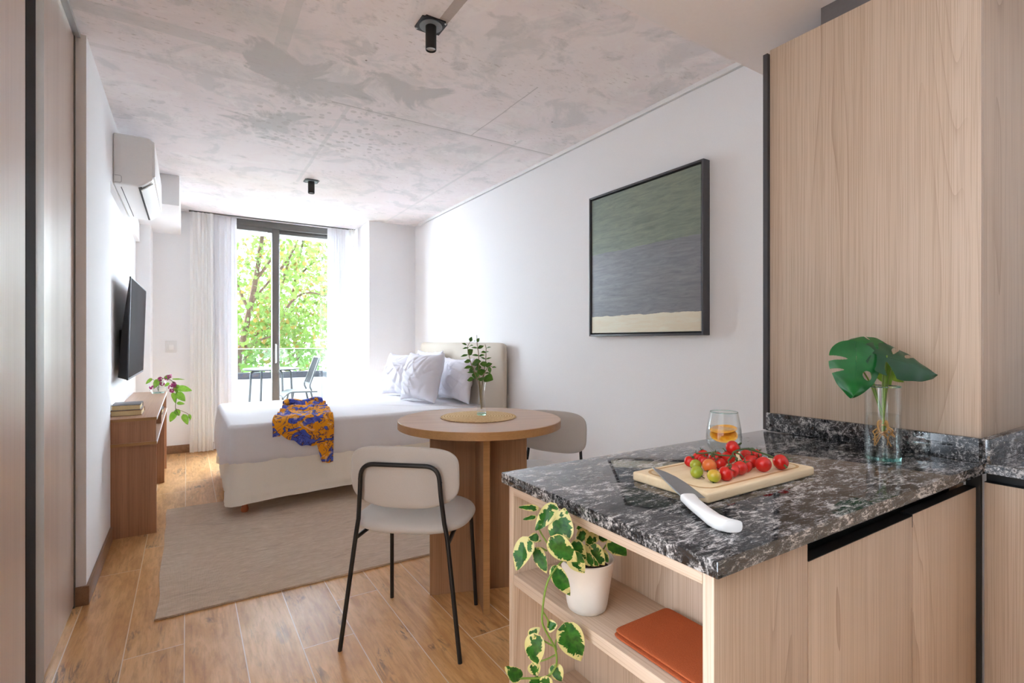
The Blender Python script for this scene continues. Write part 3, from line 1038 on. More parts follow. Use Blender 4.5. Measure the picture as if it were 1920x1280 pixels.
book('book', 'slate blue book lying inside the open shelf of the console', -0.36, -0.17, 5.18, 5.45, 0.5662, 0.606, 'cover_blue')

# bowl vase with bougainvillea on the far end of the console
VX, VY, VZ = -0.215, 5.56, 0.714
vb = thing('glass_bowl_vase', 'small round clear glass bowl vase on the far end of the console', 'vase', (VX, VY, VZ))
prof = [(0.0, 0.0), (0.048, 0.0), (0.056, 0.006), (0.066, 0.03), (0.070, 0.055), (0.064, 0.09), (0.056, 0.105), (0.053, 0.105), (0.061, 0.09), (0.066, 0.055), (0.062, 0.03), (0.050, 0.010), (0.0, 0.008)]
mesh('bowl', lathe(B(), prof, 32), 'glass', vb)
mesh('foot', lathe(B(), [(0, 0.0006), (0.047, 0.0006), (0.050, 0.009), (0, 0.0095)], 32), 'glass_base', vb, label='thick pale green glass foot')
mesh('water', lathe(B(), [(0, 0.010), (0.049, 0.011), (0.060, 0.03), (0.064, 0.052), (0, 0.052)], 32), 'water', vb)
fs = thing('flowering_sprig', 'trailing sprig of magenta flowers with bright green leaves hanging out of the glass bowl vase', 'flowers', (VX, VY, VZ + 0.02))
sp_pts = [(VX, VY, VZ + 0.015), (VX + 0.01, VY, VZ + 0.09), (VX + 0.05, VY - 0.05, VZ + 0.135), (VX + 0.12, VY - 0.08, VZ + 0.09), (VX + 0.14, VY - 0.09, VZ - 0.02), (VX + 0.13, VY - 0.10, VZ - 0.13), (VX + 0.16, VY - 0.11, VZ - 0.2)]
mesh('stem', tube(B(), smooth_path(sp_pts, 6), 0.0025, 6), 'stem_dark', fs, world=True)
tw = [(VX + 0.135, VY - 0.10, VZ - 0.14), (VX + 0.19, VY - 0.10, VZ - 0.17), (VX + 0.23, VY - 0.1, VZ - 0.20), (VX + 0.24, VY - 0.1, VZ - 0.26)]
mesh('stem', tube(B(), smooth_path(tw, 5), 0.002, 6), 'stem_brown', fs, world=True)
tw = [(VX, VY, VZ + 0.02), (VX - 0.02, VY, VZ + 0.10), (VX - 0.05, VY - 0.01, VZ + 0.13)]
mesh('stem', tube(B(), smooth_path(tw, 5), 0.002, 6), 'stem_dark', fs, world=True)
rnd = random.Random(5)
from_pix = [  # base, tip offsets from vase base
    ((0.15, -0.09, 0.045), (0.255, -0.12, 0.02), 0.085), ((0.14, -0.09, 0.0), (0.205, -0.11, -0.075), 0.095), ((0.145, -0.09, -0.09), (0.20, -0.1, -0.10), 0.045),
    ((0.135, -0.1, -0.15), (0.16, -0.1, -0.205), 0.07), ((0.125, -0.1, -0.17), (0.09, -0.1, -0.255), 0.075), ((0.19, -0.1, -0.2), (0.225, -0.1, -0.29), 0.075),
    ((0.235, -0.1, -0.2), (0.245, -0.1, -0.25), 0.035), ((0.13, -0.09, 0.06), (0.145, -0.09, 0.0), 0.06), ((0.11, -0.08, 0.0), (0.13, -0.08, -0.09), 0.05),
    ((0.13, -0.09, 0.05), (0.16, -0.09, 0.07), 0.05), ((0.05, -0.05, 0.135), (0.10, -0.06, 0.16), 0.045), ((0.11, -0.07, 0.125), (0.20, -0.09, 0.12), 0.02),
    ((-0.05, -0.01, 0.13), (-0.09, -0.02, 0.085), 0.04), ((0.0, -0.02, 0.12), (-0.03, -0.03, 0.045), 0.07), ((0.08, -0.06, 0.09), (0.05, -0.06, 0.06), 0.04)]
for b_, t_, w_ in from_pix:
    leaf_mesh('leaf', (VX + b_[0], VY + b_[1], VZ + b_[2]), (VX + t_[0], VY + t_[1], VZ + t_[2]), w_ * 0.72, 'leaf_light', fs, up=(0.2, -1, 0.35), n=8, m=3)
for c_ in ((0.015, -0.03, 0.125), (0.03, -0.04, 0.085), (0.065, -0.05, 0.135), (0.085, -0.06, 0.15), (0.115, -0.09, 0.085), (0.125, -0.09, 0.065), (0.095, -0.08, 0.05), (0.105, -0.085, 0.025), (-0.045, -0.03, 0.055)):
    bm = B()
    for q in range(9):
        d = Vector((rnd.uniform(-1, 1), rnd.uniform(-1, 1), rnd.uniform(-1, 1))).normalized()
        c = Vector((VX + c_[0], VY + c_[1], VZ + c_[2])) + d * 0.016
        o1 = d.orthogonal().normalized()
        o2 = d.cross(o1)
        ps = [bm.verts.new(c + o1 * math.cos(k * PI / 3) * 0.013 + o2 * math.sin(k * PI / 3) * 0.009 + d * 0.004 * (k % 2)) for k in range(6)]
        bm.faces.new(ps)
    mesh('blossom', bm, 'pinkflower', fs, world=True)

# light switch
sw = thing('light_switch', 'white square light switch plate on the wall left of the curtains', 'light switch', (-0.137, YW - 0.006, 1.12))
mesh('plate', box(B(), -0.187, -0.087, YW - 0.011, YW - 0.0005, 1.06, 1.18, 0.004), 'plastic_grey', sw, world=True)
mesh('rocker', box(B(), -0.155, -0.115, YW - 0.014, YW - 0.011, 1.09, 1.14, 0.001), 'plastic_white', sw, world=True)

# ================================================================== CURTAINS
def curtain(label, x0, x1, y, z0, z1, waves, amp, mat, seed, flare=0.0, group=None):
    rr = random.Random(seed)
    ph = [rr.uniform(0, 6.28) for _ in range(4)]
    t = thing('curtain', label, 'curtain', ((x0 + x1) / 2, y, z0), 0, group)
    bm = B()
    def f(u, v):
        z = z0 + (z1 - z0) * v
        w = waves * 2 * PI * (u + 0.03 * math.sin(u * 9 + ph[0]))
        k = 0.55 + 0.45 * (1 - v) ** 0.5 if v < 0.97 else 0.45
        yy = y + amp * k * (math.sin(w + 0.5 * math.sin(v * 2.2 + ph[1])) + 0.35 * math.sin(w * 2.3 + ph[2] + v * 1.5))
        xx = x0 + (x1 - x0) * u
        c = (x0 + x1) / 2
        xx = c + (xx - c) * (1 + flare * (1 - v) ** 2) + 0.006 * math.sin(w * 1.3 + ph[3] + v * 3)
        return (xx, yy, z)
    sheet(bm, int(waves * 16), 28, f)
    mesh('panel', bm, mat, t, world=True, sharp=180)
    bm = B()
    sheet(bm, int(waves * 16), 2, lambda u, v: (f(u, 0.985)[0], f(u, 0.985)[1] - 0.004 + 0.0, z1 - 0.045 + 0.045 * v))
    mesh('header_tape', bm, mat, t, world=True, sharp=180)
    return t


curtain('cream curtain gathered at the far left of the balcony door', 0.035, 0.235, 6.31, 0.012, 2.535, 5.0, 0.020, 'curtain', 1, 0.12)
curtain('white sheer hanging between the cream left curtain and the door glass', 0.25, 0.465, 6.365, 0.012, 2.53, 3.0, 0.022, 'sheer', 2, 0.06)
curtain('white sheer hanging on the right half of the balcony door', 1.41, 1.645, 6.31, 0.012, 2.53, 5.5, 0.022, 'sheer', 3, 0.0)
curtain('cream curtain bunched against the boxed column at the right of the door', 1.66, 1.735, 6.27, 0.012, 2.53, 2.5, 0.026, 'curtain', 4, 0.0)
trk = thing('curtain_rail', 'thin dark curtain rail fixed under the ceiling above the balcony door', 'curtain rail', (0.9, 6.33, 2.54))
mesh('rail', box(B(), 0.02, 1.745, 6.325, 6.345, 2.538, 2.5495, 0.001), 'darkframe', trk, world=True)

# ================================================================== CEILING LAMPS
def spot(label, x, y, r, h, plate):
    t = thing('ceiling_spotlight', label, 'ceiling lamp', (x, y, CEIL))
    s = plate
    b = B()
    box(b, -s, s, -s, s, -0.006, -0.0005, 0.0)
    bmesh.ops.bevel(b, geom=[e for e in b.edges if abs(e.verts[0].co.z - e.verts[1].co.z) > 0.003], offset=0.012, segments=3, affect='EDGES')
    mesh('mounting_plate', b, 'black', t)
    mesh('junction_cover', lathe(B(), [(0, -0.006), (s * 0.86, -0.006), (s * 0.86, -0.009), (0, -0.009)], 40), 'plate_grey', t, label='grey round cover')
    cy = mesh('cylinder', lathe(B(), [(0, -0.009), (r, -0.009), (r, -h), (r * 0.94, -h - 0.002), (r * 0.84, -h), (r * 0.84, -h + 0.012), (0, -h + 0.012)], 40), 'black', t)
    mesh('lens', lathe(B(), [(0, -h + 0.009), (r * 0.4, -h + 0.007), (r * 0.80, -h + 0.004), (r * 0.82, -h + 0.011), (0, -h + 0.0115)], 32), 'lamp_lens', cy)
    for sx, sy in ((-1, 1), (1, -1)):
        mesh('screw', lathe(B(), [(0, -0.010), (0.003, -0.0095), (0.005, -0.006), (0, -0.0055)], 10, (sx * s * 0.83, sy * s * 0.83, 0)), 'silver', t)
    return t


spot('black cylindrical ceiling spotlight on a square plate, nearest the kitchen', 0.893, 2.055, 0.0235, 0.108, 0.057)
spot('black cylindrical ceiling spotlight over the foot of the bed', 0.90, 4.61, 0.027, 0.105, 0.057)

# ================================================================== PAINTING
pt = thing('painting', 'abstract painting of green, slate and cream bands in a black frame', 'painting', (2.29, 2.123, 1.208))
F0, F1, Z0, Z1, XF, XB = 1.682, 2.566, 1.21, 2.118, 2.238, 2.2895
tw_ = 0.012
bm = B()
box(bm, XF, XB, F0, F0 + tw_, Z0, Z1, 0.001)
box(bm, XF, XB, F1 - tw_, F1, Z0, Z1, 0.001)
box(bm, XF, XB, F0 + tw_, F1 - tw_, Z1 - tw_, Z1, 0.001)
box(bm, XF, XB, F0 + tw_, F1 - tw_, Z0, Z0 + tw_, 0.001)
mesh('frame', bm, 'graphite', pt, world=True)
mesh('backing', box(B(), XB - 0.006, XB, F0 + tw_, F1 - tw_, Z0 + tw_, Z1 - tw_), 'black', pt, world=True)
bm = box(B(), XF + 0.007, XB - 0.007, F0 + tw_ + 0.009, F1 - tw_ - 0.009, Z0 + tw_ + 0.009, Z1 - tw_ - 0.009, 0.002)
mesh('canvas', bm, 'canvas', pt, world=True)

# ================================================================== RUG
bm = B()
def rugf(x, y, top):
    z = 0.0095 if top else 0.0012
    if top:
        z += 0.0025 * nz(x * 2, y * 9, 1.0) + 0.002 * nz(x, y, 4, 3)
    return (x, y, z)
RX0, RX1, RY0, RY1 = -0.112, 1.95, 2.618, 4.285
def rug_edge(u, v):
    x = RX0 + (RX1 - RX0) * u
    y = RY0 + (RY1 - RY0) * v
    x += 0.012 * nz(y * 3, 7.0) * (1 - u)
    y += 0.012 * nz(x * 2.5, 3.0) * (1 - v)
    return x, y
gt = sheet(bm, 120, 90, lambda u, v: rugf(*rug_edge(u, v), True))
gb = sheet(bm, 120, 90, lambda u, v: rugf(*rug_edge(u, v), False))
for i in range(120):
    bm.faces.new((gt[0][i], gt[0][i + 1], gb[0][i + 1], gb[0][i]))
    bm.faces.new((gt[-1][i], gt[-1][i + 1], gb[-1][i + 1], gb[-1][i]))
for j in range(90):
    bm.faces.new((gt[j][0], gt[j + 1][0], gb[j + 1][0], gb[j][0]))
    bm.faces.new((gt[j][-1], gt[j + 1][-1], gb[j + 1][-1], gb[j][-1]))
top(mesh('rug', bm, 'rug', loc=(0.9, 3.45, 0)), 'beige flat-woven rug lying on the plank floor under the foot of the bed', 'rug')

# ================================================================== BED
BX0, BX1, BY0, BY1 = 0.235, 2.185, 3.86, 5.30
bed = thing('bed', 'double bed with beige upholstered headboard and gathered cream skirt against the right wall', 'bed', (1.2, 4.58, 0))


def rrect(p, x0, x1, y0, y1, rc):
    """point and outward normal at arc parameter p in 0..1 round a rounded rectangle"""
    Lx, Ly, q = x1 - x0 - 2 * rc, y1 - y0 - 2 * rc, PI * rc / 2
    s = p * (2 * Lx + 2 * Ly + 4 * q)
    for (L, P, d, nn, cc, a0) in (
            (Lx, (x0 + rc, y0), (1, 0), (0, -1), (x1 - rc, y0 + rc), -PI / 2),
            (Ly, (x1, y0 + rc), (0, 1), (1, 0), (x1 - rc, y1 - rc), 0),
            (Lx, (x1 - rc, y1), (-1, 0), (0, 1), (x0 + rc, y1 - rc), PI / 2),
            (Ly, (x0, y1 - rc), (0, -1), (-1, 0), (x0 + rc, y0 + rc), PI)):
        if s <= L:
            return (P[0] + d[0] * s, P[1] + d[1] * s), nn
        s -= L
        if s <= q:
            a = a0 + s / rc
            return (cc[0] + rc * math.cos(a), cc[1] + rc * math.sin(a)), (math.cos(a), math.sin(a))
        s -= q
    return (x0 + rc, y0), (0, -1)


# box-spring base, skirt, legs, headboard
mesh('bed_base', box(B(), BX0 + 0.03, BX1 - 0.01, BY0 + 0.03, BY1 - 0.03, 0.13, 0.36, 0.02), 'skirt', bed, world=True)
mesh('mattress', box(B(), BX0 + 0.02, BX1 - 0.005, BY0 + 0.02, BY1 - 0.02, 0.362, 0.604, 0.04, 3), 'sheet', bed, world=True)
bm = B()
def skirtf(u, v):
    (x, y), (nx, ny) = rrect(u, BX0 + 0.012, BX1 - 0.004, BY0 + 0.012, BY1 - 0.012, 0.05)
    z = 0.395 - (0.395 - 0.095) * v
    corner = max(0.0, 1 - ((x - BX0) ** 2 + (y - BY0) ** 2) ** 0.5 / 0.35)
    o = v * (0.012 + 0.024 * nz(x * 5, y * 5, v * 1.2) + 0.014 * nz(x * 14, y * 14, v * 1.5)) + 0.045 * corner * v * v
    o += 0.005 * math.exp(-((v - 0.83) / 0.04) ** 2)
    z += v * (0.012 * nz(x * 3, y * 3, 5.0) - 0.018 * corner + 0.006)
    lim = 1.0 if x < BX1 - 0.06 else 0.0
    return (x + nx * o * lim, y + ny * o * lim, z)
sheet(bm, 260, 16, skirtf, closed_u=True)
mesh('bed_skirt', bm, 'skirt', bed, world=True, sharp=180)
def turned_leg(x, y):
    return lathe(B(), [(0, 0.0), (0.020, 0.0), (0.024, 0.008), (0.025, 0.02), (0.021, 0.034), (0.017, 0.05), (0.018, 0.064), (0.025, 0.082), (0.027, 0.13), (0, 0.13)], 20, (x, y, 0.012))
for x, y in ((0.335, 3.935), (0.335, 5.22), (2.08, 3.935), (2.08, 5.22)):
    b = turned_leg(x, y)
    if not (RY0 < y < RY1 and x < RX1):
        b.transform(Matrix.Translation((0, 0, -0.012)))
    mesh('leg', b, 'legwood', bed, world=True)
bm = B()
def hb(x, y, z):
    return (2.238 - z, 4.51 + x, 0.63 + y)
cushion(bm, 0.905, 0.535, 0.048, 26.0, 14, 160, hb, 0.36)
mesh('headboard', bm, 'linen', bed, world=True, sharp=60)

# white sheet over the mattress
bs = thing('bed_sheet', 'smooth white sheet covering the mattress and tucked down its sides', 'bed sheet', (1.2, 4.58, 0.36))
bm = B()
NP = 300
def sheetside(p, t):
    """t: 0..1 from top rim to hem"""
    (x, y), (nx, ny) = rrect(p, BX0, BX1 + 0.001, BY0, BY1, 0.07)
    lim = 1.0 if x < BX1 - 0.08 else 0.0
    zt, zh = 0.617, 0.352 + 0.006 * nz(x * 4, y * 4, 2.0)
    corner = max(0.0, 1 - ((x - BX0) ** 2 + (y - BY0) ** 2) ** 0.5 / 0.25)
    foot = max(0.0, min(1.0, (BX0 + 0.12 - x) / 0.1)) * max(0, min(1, (y - BY0 - 0.1) / 0.3))
    zh -= 0.07 * foot
    a = min(1.0, t / 0.22)
    r = 0.024
    if a < 1:
        o = -r + r * math.sin(a * PI / 2)
        z = zt - r + r * math.cos(a * PI / 2)
    else:
        s = (t - 0.22) / 0.78
        o = 0.010 * math.sin(s * PI) * (1 + 0.5 * nz(x * 3, y * 3, 8)) + 0.012 * s * nz(x * 6, y * 6, s) + 0.007 * s * nz(x * 17, y * 17, s * 2) + 0.03 * foot * s
        o += -0.012 * max(0, s - 0.9) * 10 * (1 - foot)
        z = zt - r - (zt - r - zh) * s
    # soft roll under the turned top edge
    o += 0.006 * math.exp(-((t - 0.20) / 0.05) ** 2) * (0.6 + nz(x * 2.2, y * 2.2, 3))
    z += 0.006 * nz(x * 1.5, y * 1.5, 6) * (1 - t)
    return (x + nx * o * lim, y + ny * o * lim, z)
ring = sheet(bm, NP, 18, lambda u, v: sheetside(u, v), closed_u=True)
cx_, cy_ = (BX0 + BX1) / 2, (BY0 + BY1) / 2
prev = ring[0]
for k in range(1, 16):
    s = 1 - k / 16
    cur = []
    for v in ring[0]:
        x = cx_ + (v.co.x - cx_) * s
        y = cy_ + (v.co.y - cy_) * s
        z = 0.617 + 0.004 * nz(x * 2.5, y * 2.5, 1) + 0.0025 * nz(x * 9, y * 4, 2) + (v.co.z - 0.617) * s
        cur.append(bm.verts.new((x, y, z)))
    for i in range(NP):
        bm.faces.new((prev[i], prev[(i + 1) % NP], cur[(i + 1) % NP], cur[i]))
    prev = cur
c = bm.verts.new((cx_, cy_, 0.618))
for i in range(NP):
    bm.faces.new((prev[i], prev[(i + 1) % NP], c))
mesh('cover', bm, 'sheet', bs, world=True, sharp=180)

# pillows
def pillow(label, c, rz, tilt, a, b, h, seed, lean=0.0):
    t = thing('pillow', label, 'pillow', c, rz, 'pillows on the bed')
    rr = random.Random(seed)
    o1, o2 = rr.uniform(0, 50), rr.uniform(0, 50)
    bm = B()
    ct_, st_ = math.cos(tilt), math.sin(tilt)
    def P(u, v, s):
        # pointed corners, sides drawn in
        x = a * u * (1 - 0.10 * (1 - v * v) * abs(u) ** 2)
        y = b * v * (1 - 0.12 * (1 - u * u) * abs(v) ** 2)
        e = max(0.0, (1 - abs(u) ** 2.4) * (1 - abs(v) ** 2.4))
        z = h * e ** 0.55
        # creases running in from the corners
        c1 = max(0.0, 0.22 - abs(nz(u * 1.3 + v * 2.1 + o1, v * 0.8 - u * 0.5 + o2, 0.3))) / 0.22
        c2 = max(0.0, 0.16 - abs(nz(u * 2.6 - v * 1.4 + o2, v * 0.9 + u * 0.7, 3.3))) / 0.16
        w = 0.010 * nz(u * 1.7 + o1, v * 1.7 + o2, 0.3) + 0.013 * c1 * c1 - 0.011 * c2 * c2
        z += w * min(1.0, e * 2.5)
        x += 0.006 * nz(v * 5 + o1, u * 2, 4) * abs(u) ** 3
        y += 0.008 * nz(u * 5 + o2, v * 2, 5) * abs(v) ** 3
        zz = s * z + 0.010 * nz(u * 1.6 + o2, v * 1.6, 7)
        Y = -zz * ct_ + y * st_
        Zz = y * ct_ + zz * st_
        return (x + lean * Zz, Y, Zz)
    M_ = 44
    g1 = sheet(bm, M_, M_, lambda i, j: P(2 * i - 1, 2 * j - 1, 1))
    g2 = sheet(bm, M_, M_, lambda i, j: P(2 * i - 1, 2 * j - 1, -1))
    bmesh.ops.remove_doubles(bm, verts=bm.verts, dist=0.0008)
    mn = min(v.co.z for v in bm.verts)
    bm.transform(Matrix.Translation((0, 0, -mn)))
    mesh('pillowcase', bm, 'pillow', t, sharp=180)
    return t


ZB = 0.622
pillow('white pillow leaning on the headboard behind the two front pillows, in the middle', (2.10, 4.93, ZB), -PI / 2, R(8), 0.32, 0.235, 0.066, 1)
pillow('white pillow at the near end of the headboard, partly behind the flower vase', (2.095, 4.26, ZB), -PI / 2, R(8), 0.32, 0.205, 0.068, 2)
pillow('white pillow in front at the far side, nearest the window', (1.84, 5.03, ZB), -PI / 2 + R(12), R(15), 0.27, 0.225, 0.10, 3)
pillow('wrinkled white pillow in front, in the middle of the bed', (1.835, 4.43, ZB), -PI / 2 + R(13), R(14), 0.272, 0.232, 0.115, 4)

# robe
rb = thing('robe', 'orange and blue patterned robe thrown over the near edge of the white bed', 'robe', (0.74, 3.95, 0.625))
bm = B()
NU, NV = 90, 90
def robef(u, v):
    back = 4.60 - 0.10 * abs(u - 0.4) * 2 + 0.05 * nz(u * 3, 1.0)
    edge = BY0 - 0.012
    a = back - edge
    hang = 0.075 + 0.09 * max(0.0, min(1.0, (u - 0.12) / 0.35)) + 0.14 * max(0.0, min(1.0, (u - 0.70) / 0.06)) + 0.02 * nz(u * 7, 2.0)
    if u < 0.12:
        hang = 0.085
    s = v * (a + hang)
    k = min(1.0, s / a)
    xb0, xb1 = 0.66, 0.985
    xf0, xf1 = 0.495, 0.905
    x = (xb0 + (xf0 - xb0) * k ** 1.3) * (1 - u) + (xb1 + (xf1 - xb1) * k) * u
    fold = 0.5 + 0.5 * math.sin(u * 21 + 3 * nz(u * 2, v * 2.5) + v * 2)
    heap = max(0.0, 1 - k) ** 0.6
    if s < a:
        y = back - s
        cross = 0.5 + 0.5 * math.sin(v * 34 + 4 * nz(u * 3, v * 2, 5))
        z = 0.629 + 0.010 * fold * (0.4 + 0.6 * k) + 0.035 * heap * cross + 0.015 * heap * nz(u * 6, v * 8, 2) + 0.01
        d = a - s
        if d < 0.05:
            z -= 0.022 * (1 - d / 0.05) ** 2
    else:
        d = s - a
        y = edge - 0.012 - 0.012 * fold * min(1, d / 0.05) - 0.006 * min(1, d / 0.03)
        z = 0.607 - d
        x += 0.012 * math.sin(u * 10) * d / 0.3
    return (x, y, z)
sheet(bm, NU, NV, robef)
mesh('fabric', bm, 'print', rb, world=True, sharp=180)
bm = B()
def sleeve(u, v):
    x = 0.66 + 0.30 * u
    a = v * 2 * PI
    r = 0.026 + 0.006 * nz(u * 6, v * 3)
    yc = 4.47 + 0.10 * math.sin(u * 3.0)
    return (x, yc + math.cos(a) * r * 1.9, 0.672 + math.sin(a) * r + 0.01 * math.sin(u * 9))
sheet(bm, 40, 20, sleeve)
mesh('sleeve', bm, 'print', rb, world=True, sharp=180)

# ================================================================== DINING TABLE
TX, TY, TZ, TR = 1.188, 2.150, 0.81, 0.386
AL = R(19.3)
tb = thing('dining_table', 'round wooden dining table on a cross-shaped panel base', 'table', (TX, TY, 0), -AL)
mesh('tabletop', lathe(B(), [(0, TZ - 0.036), (TR - 0.002, TZ - 0.036), (TR, TZ - 0.034), (TR, TZ - 0.002), (TR - 0.002, TZ), (0, TZ)], 128), 'tablewood', tb)
mesh('edge_band', lathe(B(), [(TR - 0.001, TZ - 0.0345), (TR + 0.0012, TZ - 0.0345), (TR + 0.0012, TZ - 0.0015), (TR - 0.001, TZ - 0.0015)], 128, close=True), 'edgewood', tb, label='honey coloured table edge')
ZU = TZ - 0.0362
mesh('base_panel', box(B(), -0.240, 0.224, -0.032, -0.004, 0, ZU, 0.001), 'basewood', tb)
mesh('base_panel', box(B(), -0.028, 0.000, -0.252, -0.0325, 0, ZU, 0.001), 'basewood', tb)
mesh('base_panel', box(B(), -0.028, 0.000, -0.0035, 0.19, 0, ZU, 0.001), 'basewood', tb)
mesh('edge_strip', box(B(), -0.0282, 0.0002, -0.2535, -0.2521, 0, ZU), 'edgewood', tb, label='honey coloured front edge')

pm = mesh('placemat', lathe(B(), [(0, 0.0005), (0.178, 0.0005), (0.183, 0.003), (0.178, 0.006), (0, 0.0062)], 96), 'jute')
pm.location = (1.197, 2.180, TZ)
top(pm, 'round woven jute placemat in the middle of the dining table', 'placemat')

# waisted glass vase with a leafy sprig
GZ = TZ + 0.0063
gv = thing('glass_bud_vase', 'slim waisted clear glass vase standing on the jute placemat', 'vase', (1.2235, 2.198, GZ))
out_ = [(0.0245, 0.002), (0.0235, 0.012), (0.0195, 0.04), (0.0150, 0.075), (0.0140, 0.095), (0.0155, 0.12), (0.0195, 0.15), (0.0240, 0.176)]
inn_ = [(r - 0.0018, z) for r, z in reversed(out_)]
mesh('vessel', lathe(B(), [(0, 0.0), (0.0235, 0.0)] + out_ + inn_[:-1] + [(0.020, 0.013), (0, 0.012)], 40), 'glass', gv)
mesh('foot', lathe(B(), [(0, 0.0006), (0.0225, 0.0006), (0.0225, 0.010), (0, 0.010)], 40), 'glass_base', gv, label='thick pale teal glass foot')
spg = thing('leafy_sprig', 'cut green leafy branches standing in the slim glass vase on the dining table', 'plant', (1.2235, 2.198, GZ + 0.03))
SSTEMS = [[(1.2224, 2.1985, 0.8461), (1.2173, 2.2018, 0.9076), (1.2121, 2.2051, 0.9691), (1.1935, 2.2051, 1.0108), (1.1733, 2.2062, 1.0603), (1.1613, 2.2138, 1.1131), (1.1561, 2.2171, 1.1497), (1.1681, 2.2094, 1.1802)], [(1.2224, 2.1985, 0.8461), (1.2197, 2.2003, 0.9281), (1.2186, 2.2128, 1.0094), (1.2169, 2.2139, 1.0712), (1.2152, 2.215, 1.1206), (1.21, 2.2183, 1.1617), (1.2082, 2.2195, 1.2091)], [(1.2231, 2.1981, 0.8502), (1.2224, 2.1985, 0.9281), (1.2392, 2.2116, 1.0088), (1.2496, 2.2049, 1.0707), (1.2514, 2.2038, 1.1203), (1.2514, 2.2038, 1.1451), (1.2479, 2.206, 1.1637)], [(1.2242, 2.1974, 0.8543), (1.2242, 2.1974, 0.9486), (1.223, 2.1745, 1.0115), (1.2401, 2.1635, 1.0521), (1.2573, 2.1526, 1.0562)]]
for i, s in enumerate(SSTEMS):
    n_ = len(s)
    mesh('stem', tube(B(), smooth_path(s, 5), [0.0028 - 0.0016 * k / ((n_ - 1) * 5) for k in range((n_ - 1) * 5 + 1)], 6), 'stem_brown', spg, world=True)
SPRIG = [((1.1684, 2.2143, 1.1762), (1.1718, 2.2034, 1.2006), 0.0148), ((1.2014, 2.2027, 1.1741), (1.2082, 2.1939, 1.1945), 0.0164), ((1.207, 2.2173, 1.1802), (1.1785, 2.1927, 1.1802), 0.009), ((1.1484, 2.2111, 1.16), (1.1326, 2.2333, 1.1709), 0.009), ((1.1639, 2.2187, 1.1476), (1.1263, 2.212, 1.1427), 0.009), ((1.181, 2.2602, 1.1118), (1.195, 2.2373, 1.139), 0.0287), ((1.1765, 2.2517, 1.1121), (1.14, 2.2615, 1.1033), 0.0107), ((1.1745, 2.239, 1.1535), (1.1772, 2.2006, 1.1599), 0.0098), ((1.2108, 2.2156, 1.1432), (1.2427, 2.2095, 1.1575), 0.0148), ((1.2076, 2.2097, 1.1454), (1.183, 2.2306, 1.1486), 0.009), ((1.2465, 2.1954, 1.1432), (1.2482, 2.1514, 1.1518), 0.009), ((1.2491, 2.1999, 1.1246), (1.226, 2.2092, 1.1255), 0.0115), ((1.2338, 2.1771, 1.1231), (1.2272, 2.1361, 1.13), 0.0082), ((1.2227, 2.2244, 1.1058), (1.2413, 2.1987, 1.1115), 0.0131), ((1.2184, 2.2167, 1.1073), (1.1945, 2.247, 1.1119), 0.009), ((1.2478, 2.1976, 1.0896), (1.2788, 2.196, 1.0986), 0.0066), ((1.2366, 2.182, 1.0903), (1.2205, 2.2018, 1.1011), 0.0066), ((1.1777, 2.2231, 1.0799), (1.1557, 2.2563, 1.0785), 0.0189), ((1.1934, 2.244, 1.0665), (1.2152, 2.1896, 1.0823), 0.0312), ((1.217, 2.1761, 1.0807), (1.2122, 2.1471, 1.0556), 0.0262), ((1.2535, 2.2118, 1.0538), (1.2745, 2.1821, 1.0689), 0.0213), ((1.188, 2.2295, 1.0548), (1.144, 2.2315, 1.0469), 0.0139), ((1.2659, 2.1714, 1.0511), (1.2763, 2.1448, 1.0519), 0.0082), ((1.2508, 2.1698, 1.0556), (1.2518, 2.1634, 1.0212), 0.0139), ((1.1937, 2.2228, 1.0406), (1.1796, 2.2487, 1.0377), 0.0246), ((1.2, 2.2258, 1.0258), (1.1743, 2.2608, 1.0249), 0.0098), ((1.2329, 2.2173, 1.05), (1.2142, 2.2522, 1.0407), 0.0246), ((1.2275, 2.2075, 1.0423), (1.2127, 2.1811, 1.0115), 0.0328), ((1.2016, 2.2375, 0.9921), (1.1802, 2.2723, 0.9845), 0.0205), ((1.2098, 2.2354, 1.025), (1.207, 2.2302, 0.9923), 0.0287), ((1.2391, 2.2031, 1.001), (1.2635, 2.1552, 0.9907), 0.0426), ((1.2461, 2.2071, 1.0212), (1.2677, 2.1867, 1.0207), 0.0082), ((1.2179, 2.1861, 1.0028), (1.1969, 2.1566, 0.9873), 0.0287), ((1.2223, 2.2238, 1.0624), (1.2071, 2.2565, 1.0657), 0.0205)]
rl = random.Random(9)
for b_, t_, w_ in SPRIG:
    leaf_mesh('leaf', b_, t_, w_ * 1.3, 'leaf_sprig', spg, up=(-0.5 + rl.uniform(-.3, .3), -0.8 + rl.uniform(-.3, .3), 0.7), droop=0.1, fold=0.2, shape='oval', n=10, m=3)

# ================================================================== DINING CHAIRS
chair = thing('dining_chair', 'grey velvet dining chair in front of the table, its back facing the camera', 'chair', (0.812, 1.997, 0), math.atan2(-0.665, 0.747), 'dining chairs at the round table')
bm = B()
cushion(bm, 0.232, 0.204, 0.034, 2.7, 14, 72, lambda x, y, z: (x, y - 0.006, 0.468 + z + 0.010 * (y / 0.21) ** 2 * (1 if y > 0 else -0.2) - 0.012 * (x / 0.232) ** 2 * 0), 0.45, 1.0, 0.75)
mesh('seat', bm, 'chairfab', chair, sharp=75)
bm = B()
def cb(x, y, z):
    # outline x,y ; z thickness towards the sitter
    arc = 0.034 * (x / 0.216) ** 2
    yy = y * (1 - 0.05 * (x / 0.216) ** 2) - (0.014 * (1 - (x / 0.216) ** 2) * min(1.0, -y / 0.08) if y < 0 else 0.0)
    return (x, -0.192 + arc + z - 0.05 * yy, 0.670 + yy)
cushion(bm, 0.218, 0.112, 0.021, 4.2, 12, 84, cb, 0.42, 1.0, 0.6)
mesh('backrest', bm, 'chairfab', chair, sharp=75)
bm = B()
